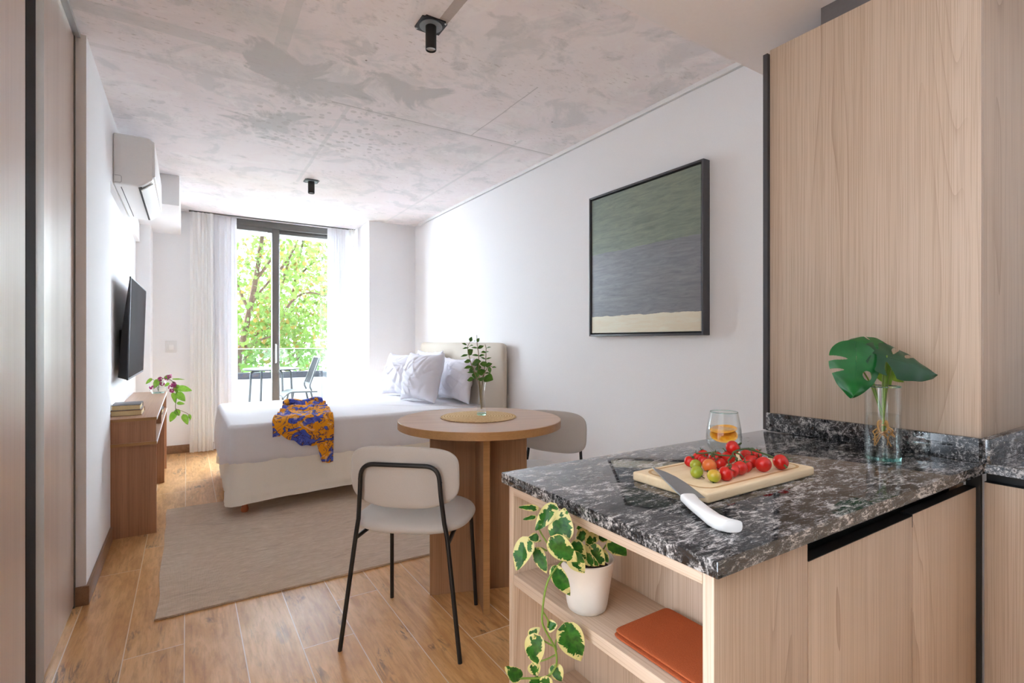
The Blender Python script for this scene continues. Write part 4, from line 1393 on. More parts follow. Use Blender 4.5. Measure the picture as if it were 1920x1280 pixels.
HP = [(-0.170, -0.196, 0.50), (-0.160, -0.206, 0.60), (-0.152, -0.213, 0.715), (0.0, -0.226, 0.722), (0.152, -0.213, 0.715), (0.160, -0.206, 0.60), (0.170, -0.196, 0.50)]
hoop = fillet([HP[0], HP[1], HP[2]], 0.02, 4)[:-1] + fillet([HP[1], HP[2], HP[4], HP[5]], 0.055, 8)[1:-1] + fillet([HP[4], HP[5], HP[6]], 0.02, 4)[1:]
tube(bm, hoop, 0.0085, 12)
mesh('back_frame', bm, 'black', chair)
for sx in (-1, 1):
    mesh('leg', tube(B(), fillet([(sx * 0.170, -0.196, 0.50), (sx * 0.180, -0.193, 0.45), (sx * 0.236, -0.216, 0.0)], 0.03, 4), 0.0085, 12), 'black', chair)
    mesh('leg', tube(B(), fillet([(sx * 0.165, 0.02, 0.4335), (sx * 0.178, 0.140, 0.4335), (sx * 0.184, 0.165, 0.41), (sx * 0.198, 0.200, 0.0)], 0.03, 5), 0.0085, 12), 'black', chair)
    mesh('stretcher', tube(B(), [(sx * 0.183, -0.195, 0.425), (sx * 0.165, 0.02, 0.4335)], 0.008, 10), 'black', chair)
    mesh('screw', lathe(B(), [(0, 0), (0.004, 0), (0.004, 0.003), (0, 0.004)], 8, (sx * 0.162, -0.209, 0.655)), 'black', chair)
mesh('cross_brace', tube(B(), [(-0.165, 0.02, 0.4335), (0.165, 0.02, 0.4335)], 0.007, 10), 'black', chair)
dup(chair, (1.60, 2.25, 0), math.atan2(0.884, -0.456), 'grey velvet dining chair tucked behind the round table beside the right wall', 'dining chairs at the round table')

# ================================================================== KITCHEN PENINSULA
CT, CB = 0.88, 0.856
isl = thing('kitchen_island', 'pale wood kitchen peninsula cabinet with open shelves at its left end', 'kitchen cabinet', (1.15, 0.72, 0))
mesh('side_panel', box(B(), 0.622, 0.868, 0.450, 0.469, 0.0, CB - 0.001, 0.0008), 'pine', isl, world=True)
mesh('side_panel', box(B(), 0.622, 1.66, 0.970, 0.988, 0.0, CB - 0.001, 0.0008), 'pine', isl, world=True)
mesh('top_rail', box(B(), 0.622, 0.80, 0.4695, 0.9695, 0.832, CB - 0.001, 0.0008), 'pine_x', isl, world=True)
mesh('shelf', box(B(), 0.623, 0.80, 0.4695, 0.9695, 0.629, 0.653, 0.0008), 'pine_x', isl, world=True)
mesh('shelf', box(B(), 0.640, 0.80, 0.4695, 0.9695, 0.355, 0.379, 0.0008), 'pine_x', isl, world=True)
mesh('bottom_panel', box(B(), 0.63, 1.64, 0.4695, 0.9695, 0.06, 0.08, 0.0008), 'pine_x', isl, world=True)
mesh('back_panel', box(B(), 0.8005, 0.818, 0.4695, 0.9695, 0.08, CB - 0.001, 0.0008), 'pine', isl, world=True)
mesh('door', box(B(), 0.872, 1.279, 0.450, 0.469, 0.09, 0.813, 0.001), 'pine', isl, world=True)
mesh('door_cap', box(B(), 0.872, 1.2801, 0.4502, 0.472, 0.8131, 0.8142), 'blackslot', isl, world=True)
mesh('door_cap', box(B(), 1.2820, 1.655, 0.4502, 0.472, 0.8166, 0.8177), 'blackslot', isl, world=True)
mesh('door_cap', box(B(), 1.2802, 1.2819, 0.4502, 0.472, 0.79, 0.8177), 'blackslot', isl, world=True)
mesh('corner_gap_dark', box(B(), 1.6565, 1.667, 0.4415, 0.470, 0.0, 0.852), 'blackslot', isl, world=True, label='black strip painting the dark of the inner corner gap')  # black strip darkens the gap, where the carcass would catch light
mesh('door', box(B(), 1.282, 1.655, 0.450, 0.469, 0.09, 0.8165, 0.001), 'pine', isl, world=True)
bm = B()
box(bm, 0.870, 1.655, 0.492, 0.497, 0.79, CB - 0.001)
box(bm, 0.870, 1.655, 0.472, 0.4925, 0.785, 0.80)
mesh('finger_pull_channel', bm, 'blackslot', isl, world=True, label='black recessed finger pull')
mesh('plinth', box(B(), 0.63, 1.655, 0.50, 0.515, 0.0, 0.06), 'darkbrown', isl, world=True)
mesh('corner_post', box(B(), 1.610, 1.655, 0.474, 0.490, 0.802, CB - 0.001, 0.0005), 'pine', isl, world=True)

rc = thing('base_cabinet', 'pale wood base cabinet running towards the camera at the right edge, beside the peninsula doors', 'kitchen cabinet', (1.95, -0.2, 0))
mesh('carcass', box(B(), 1.72, 2.28, -1.2, 0.44, 0.06, CB - 0.001), 'pine', rc, world=True)
mesh('door', box(B(), 1.668, 1.688, 0.02, 0.438, 0.09, 0.830, 0.001), 'pine', rc, world=True)
mesh('door', box(B(), 1.668, 1.688, -0.50, 0.017, 0.09, 0.830, 0.001), 'pine', rc, world=True)
mesh('door', box(B(), 1.668, 1.688, -1.2, -0.503, 0.09, 0.830, 0.001), 'pine', rc, world=True)
mesh('door_cap', box(B(), 1.6682, 1.692, -1.2, 0.438, 0.8301, 0.8312), 'blackslot', rc, world=True)
mesh('finger_pull_channel', box(B(), 1.692, 1.718, -1.2, 0.44, 0.10, CB - 0.001), 'blackslot', rc, world=True, label='black recessed finger pull')
mesh('plinth', box(B(), 1.73, 1.75, -1.2, 0.44, 0.0, 0.06), 'darkbrown', rc, world=True)

bm = B()
ol = [(0.607, 0.433), (1.652, 0.433), (1.652, -1.2), (2.285, -1.2), (2.285, 0.998), (0.607, 0.998)]
lo = [bm.verts.new((x, y, CB)) for x, y in ol]
hi = [bm.verts.new((x, y, CT)) for x, y in ol]
fc = [bm.faces.new(list(reversed(lo))), bm.faces.new(hi)]
for i in range(len(ol)):
    j = (i + 1) % len(ol)
    fc.append(bm.faces.new((lo[i], lo[j], hi[j], hi[i])))
bmesh.ops.bevel(bm, geom=list({e for f in fc for e in f.edges}), offset=0.0022, segments=2, affect='EDGES', profile=0.6)
top(mesh('worktop', bm, 'granite', loc=(1.15, 0.72, CB)), 'polished black and grey granite worktop on the peninsula', 'worktop')
bk = thing('backsplash', 'low granite upstand between the worktop and the tall wood cabinet', 'backsplash', (1.652, 0.70, CT))
mesh('upstand', box(B(), 1.642, 1.6585, 0.4405, 0.988, CT + 0.0003, 0.940, 0.0012), 'granite', bk, world=True)
mesh('upstand', box(B(), 1.642, 2.285, 0.420, 0.4400, CT + 0.0003, 0.940, 0.0012), 'granite', bk, world=True)

tc_ = thing('tall_cabinet', 'tall pale wood cabinet standing on the worktop at the right', 'kitchen cabinet', (1.97, 0.72, CT))
bm = B()
box(bm, 1.6795, 2.284, 0.4600, 0.986, 0.8805, 2.155)
mesh('body', bm, 'pine', tc_, world=True)
mesh('side_panel', box(B(), 1.660, 1.679, 0.4415, 0.985, 0.8805, 2.160, 0.001), 'pine', tc_, world=True, label='broad wood panel facing the bed')
mesh('front_panel', box(B(), 1.6795, 2.284, 0.4415, 0.4595, 0.8805, 2.160, 0.001), 'pine', tc_, world=True)
mesh('edge_profile', box(B(), 1.651, 1.700, 0.988, 1.004, 0.8805, 2.150, 0.0006), 'graphite', tc_, world=True, label='graphite vertical edge profile')
mesh('top_shadow_filler', box(B(), 1.72, 2.284, 0.46, 0.85, 2.1555, 2.2495), 'filler', tc_, world=True, label='recessed filler coloured as the shadow under the ceiling')  # shadow over the cabinet is put into this filler's grey

# ================================================================== ON THE WORKTOP
BZ = 0.9002
cbd = thing('cutting_board', 'rectangular pine cutting board with a juice groove on the granite worktop', 'cutting board', (0.994, 0.69, CT))
mesh('board', box(B(), 0.807, 1.180, 0.596, 0.786, CT + 0.0003, BZ, 0.005, 3), 'boardwood', cbd, world=True)
gr = []
for k in range(81):
    (x, y), _n = rrect((k % 80) / 80, 0.825, 1.162, 0.613, 0.769, 0.028)
    gr.append((x, y, BZ + 0.0002))
bm = B()
for k in range(80):
    a, b = Vector(gr[k]), Vector(gr[(k + 1) % 80])
    (x, y), n1 = rrect(k / 80, 0.825, 1.162, 0.613, 0.769, 0.028)
    (x2, y2), n2 = rrect(((k + 1) % 80) / 80, 0.825, 1.162, 0.613, 0.769, 0.028)
    w = 0.0032
    v = [bm.verts.new(p) for p in ((x - n1[0] * w, y - n1[1] * w, BZ + 0.0003), (x + n1[0] * w, y + n1[1] * w, BZ + 0.0003), (x2 + n2[0] * w, y2 + n2[1] * w, BZ + 0.0003), (x2 - n2[0] * w, y2 - n2[1] * w, BZ + 0.0003))]
    bm.faces.new(v)
bmesh.ops.remove_doubles(bm, verts=bm.verts, dist=0.0001)
mesh('juice_groove', bm, 'groove', cbd, world=True, label='darker carved groove')

# knife: tip on the board, handle on the granite
kn = thing('kitchen_knife', "chef's knife with a white handle, its blade resting on the corner of the cutting board", 'knife', (0.75, 0.58, CT))
tip = Vector((0.8455, 0.7660, BZ + 0.0070))
heel = Vector((0.7485, 0.6060, BZ - 0.0010))
dK = (tip - heel).normalized()
LK = (tip - heel).length
side = Vector((0.86, -0.50, 0.0))
side = (side - dK * side.dot(dK)).normalized()
nK = dK.cross(side).normalized()
if nK.z < 0:
    nK = -nK
spine = [(0.0, 0.0), (0.2, 0.0), (0.45, 0.0), (0.7, 0.0005), (0.88, 0.001), (1.0, 0.001)]
edge = [(1.0, 0.001), (0.93, 0.0085), (0.82, 0.020), (0.66, 0.0300), (0.45, 0.0365), (0.2, 0.0395), (0.0, 0.0410)]
bm = B()
poly = spine + edge[1:]
upv = [bm.verts.new(heel + dK * (s * LK) + side * w + nK * (0.0012 * (1 - w / 0.045))) for s, w in poly]
dnv = [bm.verts.new(heel + dK * (s * LK) + side * w - nK * (0.0012 * (1 - w / 0.045))) for s, w in poly]
bm.faces.new(upv)
bm.faces.new(list(reversed(dnv)))
for i in range(len(poly)):
    j = (i + 1) % len(poly)
    bm.faces.new((upv[i], upv[j], dnv[j], dnv[i]))
mesh('blade', bm, 'steel', kn, world=True, sharp=25)
bm = B()
bend = [Vector((0.752, 0.612, 0.8975)), Vector((0.738, 0.585, 0.8955)), Vector((0.722, 0.550, 0.8935)), Vector((0.708, 0.522, 0.8925)), Vector((0.702, 0.503, 0.8920)), Vector((0.704, 0.492, 0.8918))]
hw = [(0.0145, 0.008), (0.0130, 0.0085), (0.0120, 0.0095), (0.0125, 0.0102), (0.0140, 0.0105), (0.0150, 0.0100)]
offs = [0.0125, 0.010, 0.0085, 0.0085, 0.011, 0.0145]
rings = []
for i, p in enumerate(bend):
    c = p + side * offs[i]
    ring_ = []
    for k in range(16):
        t = k / 16 * 2 * PI
        ring_.append(bm.verts.new(c + side * (hw[i][0] * sgnpow(math.cos(t), 0.6)) + nK * (hw[i][1] * sgnpow(math.sin(t), 0.6))))
    rings.append(ring_)
for i in range(len(rings) - 1):
    for k in range(16):
        bm.faces.new((rings[i][k], rings[i][(k + 1) % 16], rings[i + 1][(k + 1) % 16], rings[i + 1][k]))
bm.faces.new(rings[0])
bm.faces.new(rings[-1])
bmesh.ops.subdivide_edges(bm, edges=[], cuts=1)
mesh('handle', bm, 'plastic_white', kn, world=True, sharp=60)

# tumbler with water and orange slices
GX, GY = 1.205, 0.842
dg = thing('drinking_glass', 'stemless glass tumbler behind the cutting board with water and orange slices in it', 'glass', (GX, GY, CT))
go = [(0.026, 0.0006), (0.032, 0.006), (0.0405, 0.020), (0.0445, 0.036), (0.0450, 0.046), (0.0432, 0.066), (0.0395, 0.088), (0.0352, 0.1115)]
gi = [(r - 0.0014, z + (0.004 if z < 0.01 else 0.0)) for r, z in reversed(go)]
mesh('tumbler', lathe(B(), [(0, 0.0006)] + go + [(0.0345, 0.1120)] + gi[:-1] + [(0.026, 0.006), (0, 0.006)], 48), 'glass', dg)
mesh('rim', lathe(B(), [(0.0338, 0.1112), (0.0345, 0.1124), (0.0353, 0.1114), (0.0345, 0.1106)], 48, close=True), 'glass_base', dg)
mesh('water', lathe(B(), [(0, 0.0065), (0.025, 0.0066), (0.0388, 0.021), (0.0428, 0.036), (0.0432, 0.046), (0.0414, 0.066), (0.0408, 0.070), (0, 0.070)], 40), 'water', dg)
for q, (a_, zc, yo) in enumerate(((R(6), 0.0655, 0.002), (R(26), 0.052, -0.003))):
    bm = lathe(B(), [(0, -0.0028), (0.031, -0.0028), (0.0345, 0), (0.031, 0.0028), (0, 0.0028)], 40)
    bm.transform(Matrix.Translation((0, 0, zc)) @ Matrix.Rotation(R(-35), 4, 'Z') @ Matrix.Rotation(a_, 4, 'X') @ Matrix.Rotation(R(-8), 4, 'Y'))
    o = mesh('orange_slice', bm, 'orange_flesh')
    o.location = (GX + (0.001 if q == 0 else -0.005), GY + yo, CT)
    top(o, ('upper orange slice floating in the water of the tumbler' if q == 0 else 'lower tilted orange slice sunk in the water of the tumbler'), 'fruit')

# tomatoes
TOM = [(0.943, 0.744, 0.0124, 'r'), (0.996, 0.765, 0.0111, 'r'), (1.027, 0.773, 0.012, 'r'), (0.928, 0.717, 0.0121, 'g'), (0.939, 0.691, 0.0148, 'o'), (0.877, 0.675, 0.013, 'g'), (0.879, 0.636, 0.0134, 'y'), (0.909, 0.631, 0.0147, 'r'), (0.9456, 0.641, 0.0137, 'r'), (0.9744, 0.6428, 0.015, 'r'), (1.003, 0.6492, 0.0142, 'r'), (1.047, 0.664, 0.0153, 'r'), (1.039, 0.631, 0.0165, 'r'), (1.091, 0.623, 0.0165, 'r'), (1.0417, 0.7149, 0.0158, 'r'), (1.0125, 0.7328, 0.0128, 'r'), (1.0358, 0.7424, 0.0123, 'r'), (1.0939, 0.7063, 0.0142, 'r'), (1.1211, 0.6997, 0.0137, 'r'), (0.975, 0.733, 0.0119, 'r'), (0.98, 0.694, 0.0128, 'r')]
proto = {}
rt = random.Random(21)
desc = [
    'red cherry tomato at the far left end of the pile on the cutting board', 'red cherry tomato behind the upper green tomato, second from the left',
    'small red cherry tomato at the back left of the pile, below the tumbler', 'green tomato touching the leftmost red tomato',
    'orange half-ripe tomato among the green tomatoes', 'green tomato at the front left of the pile, nearest the knife tip',
    'yellow-green tomato at the very front of the pile', 'red tomato at the front of the pile right of the yellow-green tomato',
    'red tomato second in the front row after the yellow-green tomato', 'red tomato third in the front row after the yellow-green tomato',
    'red tomato fourth in the front row after the yellow-green tomato', 'red tomato in the right middle of the pile beside the single big oval one',
    'large shiny red tomato lying at the right front of the pile', 'red tomato set apart at the right end of the vine',
    'red tomato in the middle of the pile directly under the top one', 'small red tomato behind the orange one, below the tumbler',
    'small red tomato at the back of the pile in front of the tumbler', 'red tomato at the back right behind the vine',
    'rearmost red tomato at the right back of the pile', 'small red tomato wedged behind the orange tomato on its left',
    'small red tomato between the orange tomato and the front row']
TOMS = TOM + [(1.035, 0.701, 0.0152, 'top')]
desc.append('red tomato sitting on top of the pile in front of the tumbler')


def make_tomato(kind):
    t = thing('tomato', 'tomato', 'tomato')
    m = {'r': 'tom_red', 'g': 'tom_green', 'o': 'tom_orange', 'y': 'tom_yellow'}[kind]
    bm = B()
    prof = []
    for k in range(17):
        a = -PI / 2 + PI * k / 16
        r = math.cos(a)
        z = math.sin(a) * 0.97
        if a > 1.1:
            z -= 0.12 * ((a - 1.1) / 0.47) ** 2
        prof.append((max(0.0, r) if k not in (0, 16) else 0.0, z))
    lathe(bm, [(r * 0.0145, z * 0.0145) for r, z in prof], 28)
    mesh('flesh', bm, m, t, sharp=120)
    bm = B()
    for k in range(5):
        a = k * 2 * PI / 5
        d = Vector((math.cos(a), math.sin(a), 0))
        p = Vector((-math.sin(a), math.cos(a), 0))
        pts = [(0.0, 0.0018, 0.0132), (0.004, 0.0016, 0.0142), (0.008, 0.0009, 0.0145), (0.0115, 0.0001, 0.0165)]
        L_ = [bm.verts.new(d * r + p * w + Vector((0, 0, z))) for r, w, z in pts]
        R_ = [bm.verts.new(d * r - p * w + Vector((0, 0, z))) for r, w, z in pts]
        for q in range(3):
            bm.faces.new((L_[q], L_[q + 1], R_[q + 1], R_[q]))
    tube(bm, [(0, 0, 0.0125), (0.001, 0, 0.017), (0.003, 0, 0.021)], 0.0011, 6)
    mesh('calyx', bm, 'stem_dark', t, sharp=60)
    return t


for i, (x, y, r_, k_) in enumerate(TOMS):
    kk = 'r' if k_ == 'top' else k_
    z = BZ + r_ * 0.985 if k_ != 'top' else BZ + 0.0405
    if kk not in proto:
        o = proto[kk] = make_tomato(kk)
        o['label'] = desc[i]
        o['group'] = 'tomatoes on the cutting board'
        o.location = (x, y, z)
    else:
        o = dup(proto[kk], (x, y, z), None, desc[i], 'tomatoes on the cutting board')
    s = r_ / 0.0145
    o.scale = (s, s, s * (0.98 if i != 12 else 1.0))
    if kk in 'goy':
        o.rotation_euler = (R(rt.uniform(120, 160)), R(rt.uniform(-20, 20)), rt.uniform(0, 6))
    elif k_ == 'top':
        o.rotation_euler = (R(58), 0, R(35))
    elif i == 13:
        o.rotation_euler = (R(20), R(62), R(-20))
    else:
        o.rotation_euler = (R(rt.uniform(-40, 40)), R(rt.uniform(-40, 40)), rt.uniform(0, 6))
tv_ = thing('tomato_vine', 'green tomato vine stem lying across the red tomatoes', 'vine', (1.0, 0.67, BZ + 0.03))
def vine(pts, r=0.0017):
    mesh('stem', tube(B(), smooth_path(pts, 6), r, 7), 'stem_dark', tv_, world=True)
VZ_ = BZ
vine([(0.952, 0.655, VZ_ + 0.030), (0.985, 0.668, VZ_ + 0.034), (1.012, 0.683, VZ_ + 0.036), (1.040, 0.685, VZ_ + 0.038), (1.066, 0.684, VZ_ + 0.037), (1.082, 0.678, VZ_ + 0.034)], 0.0021)
vine([(1.040, 0.685, VZ_ + 0.038), (1.052, 0.698, VZ_ + 0.044), (1.050, 0.690, VZ_ + 0.050)])
vine([(1.066, 0.684, VZ_ + 0.037), (1.08, 0.665, VZ_ + 0.031), (1.083, 0.640, VZ_ + 0.026), (1.085, 0.618, VZ_ + 0.017), (1.079, 0.603, VZ_ + 0.010)], 0.0021)
vine([(0.965, 0.745, VZ_ + 0.027), (0.985, 0.720, VZ_ + 0.031), (0.972, 0.712, VZ_ + 0.030), (0.958, 0.700, VZ_ + 0.033)])
vine([(0.985, 0.668, VZ_ + 0.034), (0.978, 0.655, VZ_ + 0.035), (0.968, 0.648, VZ_ + 0.031)])
vine([(1.012, 0.683, VZ_ + 0.036), (1.010, 0.665, VZ_ + 0.034), (1.004, 0.655, VZ_ + 0.031)])
vine([(1.105, 0.700, VZ_ + 0.031), (1.095, 0.690, VZ_ + 0.034), (1.082, 0.678, VZ_ + 0.034)])
vine([(0.985, 0.668, VZ_ + 0.034), (0.972, 0.690, VZ_ + 0.033), (0.985, 0.715, VZ_ + 0.031)])

# monstera cutting in a cylinder vase
MX, MY = 1.494, 0.588
mv = thing('cylinder_vase', 'tall clear glass cylinder vase half full of water beside the tall cabinet', 'vase', (MX, MY, CT))
mesh('vessel', lathe(B(), [(0, 0.0006), (0.0385, 0.0006), (0.0390, 0.004), (0.0390, 0.184), (0.0375, 0.1855), (0.0362, 0.184), (0.0362, 0.010), (0, 0.010)], 56), 'glass', mv)
mesh('foot', lathe(B(), [(0, 0.0008), (0.0375, 0.0008), (0.038, 0.009), (0, 0.0092)], 48), 'glass_base', mv, label='thick pale teal glass foot')
mesh('rim', lathe(B(), [(0.0362, 0.1835), (0.0376, 0.1862), (0.0391, 0.1835)], 56, close=True), 'glass_base', mv)
mesh('water', lathe(B(), [(0, 0.0105), (0.0358, 0.0105), (0.0358, 0.114), (0, 0.114)], 48), 'water', mv)
mp = thing('monstera_cutting', 'monstera cutting with four split leaves and tan roots standing in the cylinder vase', 'plant', (MX, MY, CT + 0.02))


def monstera(base, tip, up, width, mat, holes, back=0.30, droop=0.18, n=90, m=44, cup=0.10):
    base, tip = Vector(base), Vector(tip)
    Y = tip - base
    L = Y.length
    Y.normalize()
    Z = Vector(up)
    Z = (Z - Y * Z.dot(Y)).normalized()
    X = Y.cross(Z)
    bm = B()
    rows = []
    for i in range(n + 1):
        s = i / n
        w = (math.sin(PI * s ** 0.55)) ** 0.80 if 0 < s < 1 else 0.0
        row = []
        for j in range(-m, m + 1):
            q = j / m
            aq = abs(q)
            x = q * max(w, 0.012) * width * 0.5
            y = s * L - back * L * aq ** 1.3 * (1 - s) ** 2 + 0.10 * L * aq * s * (1 - s)
            z = -droop * L * (s ** 2 - 0.4 * s) - cup * width * aq ** 2 + 0.012 * width * math.cos(s * 22) * aq
            row.append(bm.verts.new(base + Y * y + X * x + Z * z))
        rows.append(row)
    for i in range(n):
        for j in range(2 * m):
            s = (i + 0.5) / n
            q = (j + 0.5 - m) / m
            cut = False
            for (sd, s0, q0, ds, dq, slope) in holes:
                if q * sd <= 0:
                    continue
                aq = abs(q)
                ss = s - slope * (aq - q0)
                if ((ss - s0) / ds) ** 2 + ((aq - q0) / dq) ** 2 < 1:
                    cut = True
            if not cut:
                bm.faces.new((rows[i][j], rows[i][j + 1], rows[i + 1][j + 1], rows[i + 1][j]))
    loose = [v for v in bm.verts if not v.link_faces]
    bmesh.ops.delete(bm, geom=loose, context='VERTS')
    # midrib
    mid = [base + Y * (k / 8 * L * 0.97) + Z * (-droop * L * ((k / 8) ** 2 - 0.4 * k / 8) - 0.0006) for k in range(9)]
    tube(bm, mid, [0.0016 - 0.0012 * k / 8 for k in range(9)], 6)
    return mesh('leaf', bm, mat, mp, world=True, sharp=80)


monstera((1.4147, 0.6148, 1.1300), (1.378, 0.603, 1.0437), (-0.62, -0.70, 0.40), 0.118, 'leaf_monstera',
         [(1, 0.30, 1.00, 0.040, 0.62, 0.30), (1, 0.50, 1.02, 0.034, 0.58, 0.22), (-1, 0.42, 0.50, 0.095, 0.22, 0.25)], back=0.62, droop=0.1, n=130, m=60)
monstera((1.4810, 0.5720, 1.1400), (1.5673, 0.4938, 1.1003), (-0.35, -0.72, 0.60), 0.110, 'leaf_monstera_dark',
         [(-1, 0.30, 0.66, 0.045, 0.34, 0.35), (-1, 0.50, 0.62, 0.045, 0.30, 0.35), (1, 0.30, 1.0, 0.055, 0.60, 0.35), (1, 0.08, 1.0, 0.035, 0.45, 0.2), (-1, 0.16, 1.0, 0.03, 0.4, 0.3)], back=0.45, droop=0.10, n=130, m=60)
monstera((1.562, 0.606, 1.158), (1.486, 0.664, 1.186), (-0.30, -0.75, 0.55), 0.075, 'leaf_monstera', [(1, 0.5, 0.95, 0.02, 0.35, 0.2)], back=0.2, droop=0.12, n=50, m=24)
monstera((1.5613, 0.5925, 1.120), (1.600, 0.5785, 1.0700), (-0.6, -0.75, 0.2), 0.060, 'leaf_light', [(1, 0.5, 0.95, 0.02, 0.3, 0.2)], back=0.25, droop=0.1, n=50, m=24)
monstera((1.540, 0.606, 1.112), (1.566, 0.594, 1.063), (-0.6, -0.75, 0.2), 0.052, 'leaf_light', [], back=0.25, droop=0.1, n=40, m=20)
monstera((1.520, 0.640, 1.163), (1.440, 0.668, 1.150), (-0.15, -0.5, 0.85), 0.05, 'leaf_monstera_dark', [], back=0.2, droop=0.1, n=40, m=20)
BS = Vector((MX + 0.002, MY, CT + 0.10))
for tgt, mid_ in (((1.4147, 0.6148, 1.1288), (1.462, 0.602, 1.07)), ((1.4760, 0.5720, 1.1440), (1.500, 0.585, 1.08)), ((1.562, 0.606, 1.158), (1.522, 0.598, 1.08)), ((1.5613, 0.5925, 1.120), (1.520, 0.590, 1.055)), ((1.540, 0.606, 1.112), (1.508, 0.594, 1.05)), ((1.520, 0.640, 1.163), (1.488, 0.606, 1.07))):
    mesh('stem', tube(B(), smooth_path([BS + Vector((0, 0, -0.03)), BS, Vector(mid_), Vector(tgt)], 8), [0.0040 - 0.0026 * k / 24 for k in range(25)], 8), 'stem', mp, world=True)
rr_ = random.Random(4)
for k in range(9):
    p = BS + Vector((0.004 * math.cos(k), 0.004 * math.sin(k), -0.015))
    pts = [p]
    a = rr_.uniform(0, 6.28)
    for q in range(6):
        a += rr_.uniform(-1.0, 1.0)
        rad_ = min(0.030, 0.008 + 0.007 * q)
        pts.append(Vector((MX + rad_ * math.cos(a) * rr_.uniform(.5, 1), MY + rad_ * math.sin(a) * rr_.uniform(.5, 1), p.z + 0.012 - 0.0125 * q * rr_.uniform(.6, 1.1))))
    pts = [Vector((v.x, v.y, max(v.z, CT + 0.022))) for v in pts]
    mesh('root', tube(B(), smooth_path(pts, 5), [0.0026 - 0.0014 * i / 30 for i in range(31)], 6), 'root', mp, world=True)

# ================================================================== ON THE SHELF
PX, PY, PZ = 0.668, 0.772, 0.6532
pp = thing('potted_plant', 'variegated trailing pothos in a white pot on the upper shelf of the peninsula', 'potted plant', (PX, PY, PZ))
pot = [(0, 0.0), (0.034, 0.0), (0.0375, 0.003), (0.040, 0.012), (0.0465, 0.055), (0.0525, 0.097), (0.0535, 0.099), (0.0515, 0.1), (0.0495, 0.097), (0.044, 0.05), (0.036, 0.01), (0, 0.008)]
mesh('pot', lathe(B(), pot, 56), 'pot', pp)
mesh('soil', lathe(B(), [(0, 0.070), (0.044, 0.070), (0.047, 0.078), (0.030, 0.083), (0, 0.086)], 36), 'soil', pp)
VINE = [(0.6401, 0.7601, 0.7605), (0.5962, 0.7466, 0.772), (0.5763, 0.7414, 0.7722), (0.5541, 0.7437, 0.7507), (0.5473, 0.7481, 0.7235), (0.5438, 0.7503, 0.6909), (0.5438, 0.7503, 0.6691), (0.5507, 0.7459, 0.6501), (0.5622, 0.7386, 0.6256), (0.5687, 0.7404, 0.6008), (0.5687, 0.7463, 0.5812), (0.5543, 0.7555, 0.5647), (0.5122, 0.7764, 0.5652)]
VINE[0] = (0.660, 0.768, 0.742)
mesh('stem', tube(B(), smooth_path(VINE, 6), 0.0019, 8), 'stem', pp, world=True)
for s in [[(0.6573, 0.7669, 0.7453), (0.6096, 0.7499, 0.7852), (0.5744, 0.7367, 0.8195)], [(0.6369, 0.7562, 0.754), (0.5813, 0.7501, 0.7803), (0.5603, 0.7635, 0.8109), (0.5514, 0.7751, 0.8368), (0.5555, 0.776, 0.8582)], [(0.5503, 0.764, 0.8128), (0.5375, 0.7697, 0.8108), (0.5277, 0.7724, 0.8161)], [(0.5626, 0.762, 0.7914), (0.5532, 0.768, 0.797), (0.5467, 0.7722, 0.7948)], [(0.6647, 0.7622, 0.7394), (0.6532, 0.7577, 0.7875), (0.6466, 0.75, 0.8168)], [(0.6697, 0.759, 0.7394), (0.6587, 0.7423, 0.777), (0.6679, 0.7483, 0.8049)], [(0.6747, 0.7558, 0.7394), (0.6826, 0.7389, 0.7787), (0.689, 0.7289, 0.7967)], [(0.5438, 0.7503, 0.6909), (0.5536, 0.7476, 0.6729), (0.5548, 0.7492, 0.6604)], [(0.5622, 0.7386, 0.6256), (0.5461, 0.7488, 0.6365), (0.5312, 0.7583, 0.646)], [(0.5662, 0.7372, 0.6196), (0.5675, 0.7411, 0.6336), (0.5818, 0.732, 0.6609)], [(0.5675, 0.7411, 0.609), (0.5549, 0.7516, 0.5995), (0.5375, 0.7721, 0.5862)]]:
    mesh('stem', tube(B(), smooth_path(s, 6), 0.0015, 7), 'stem', pp, world=True)
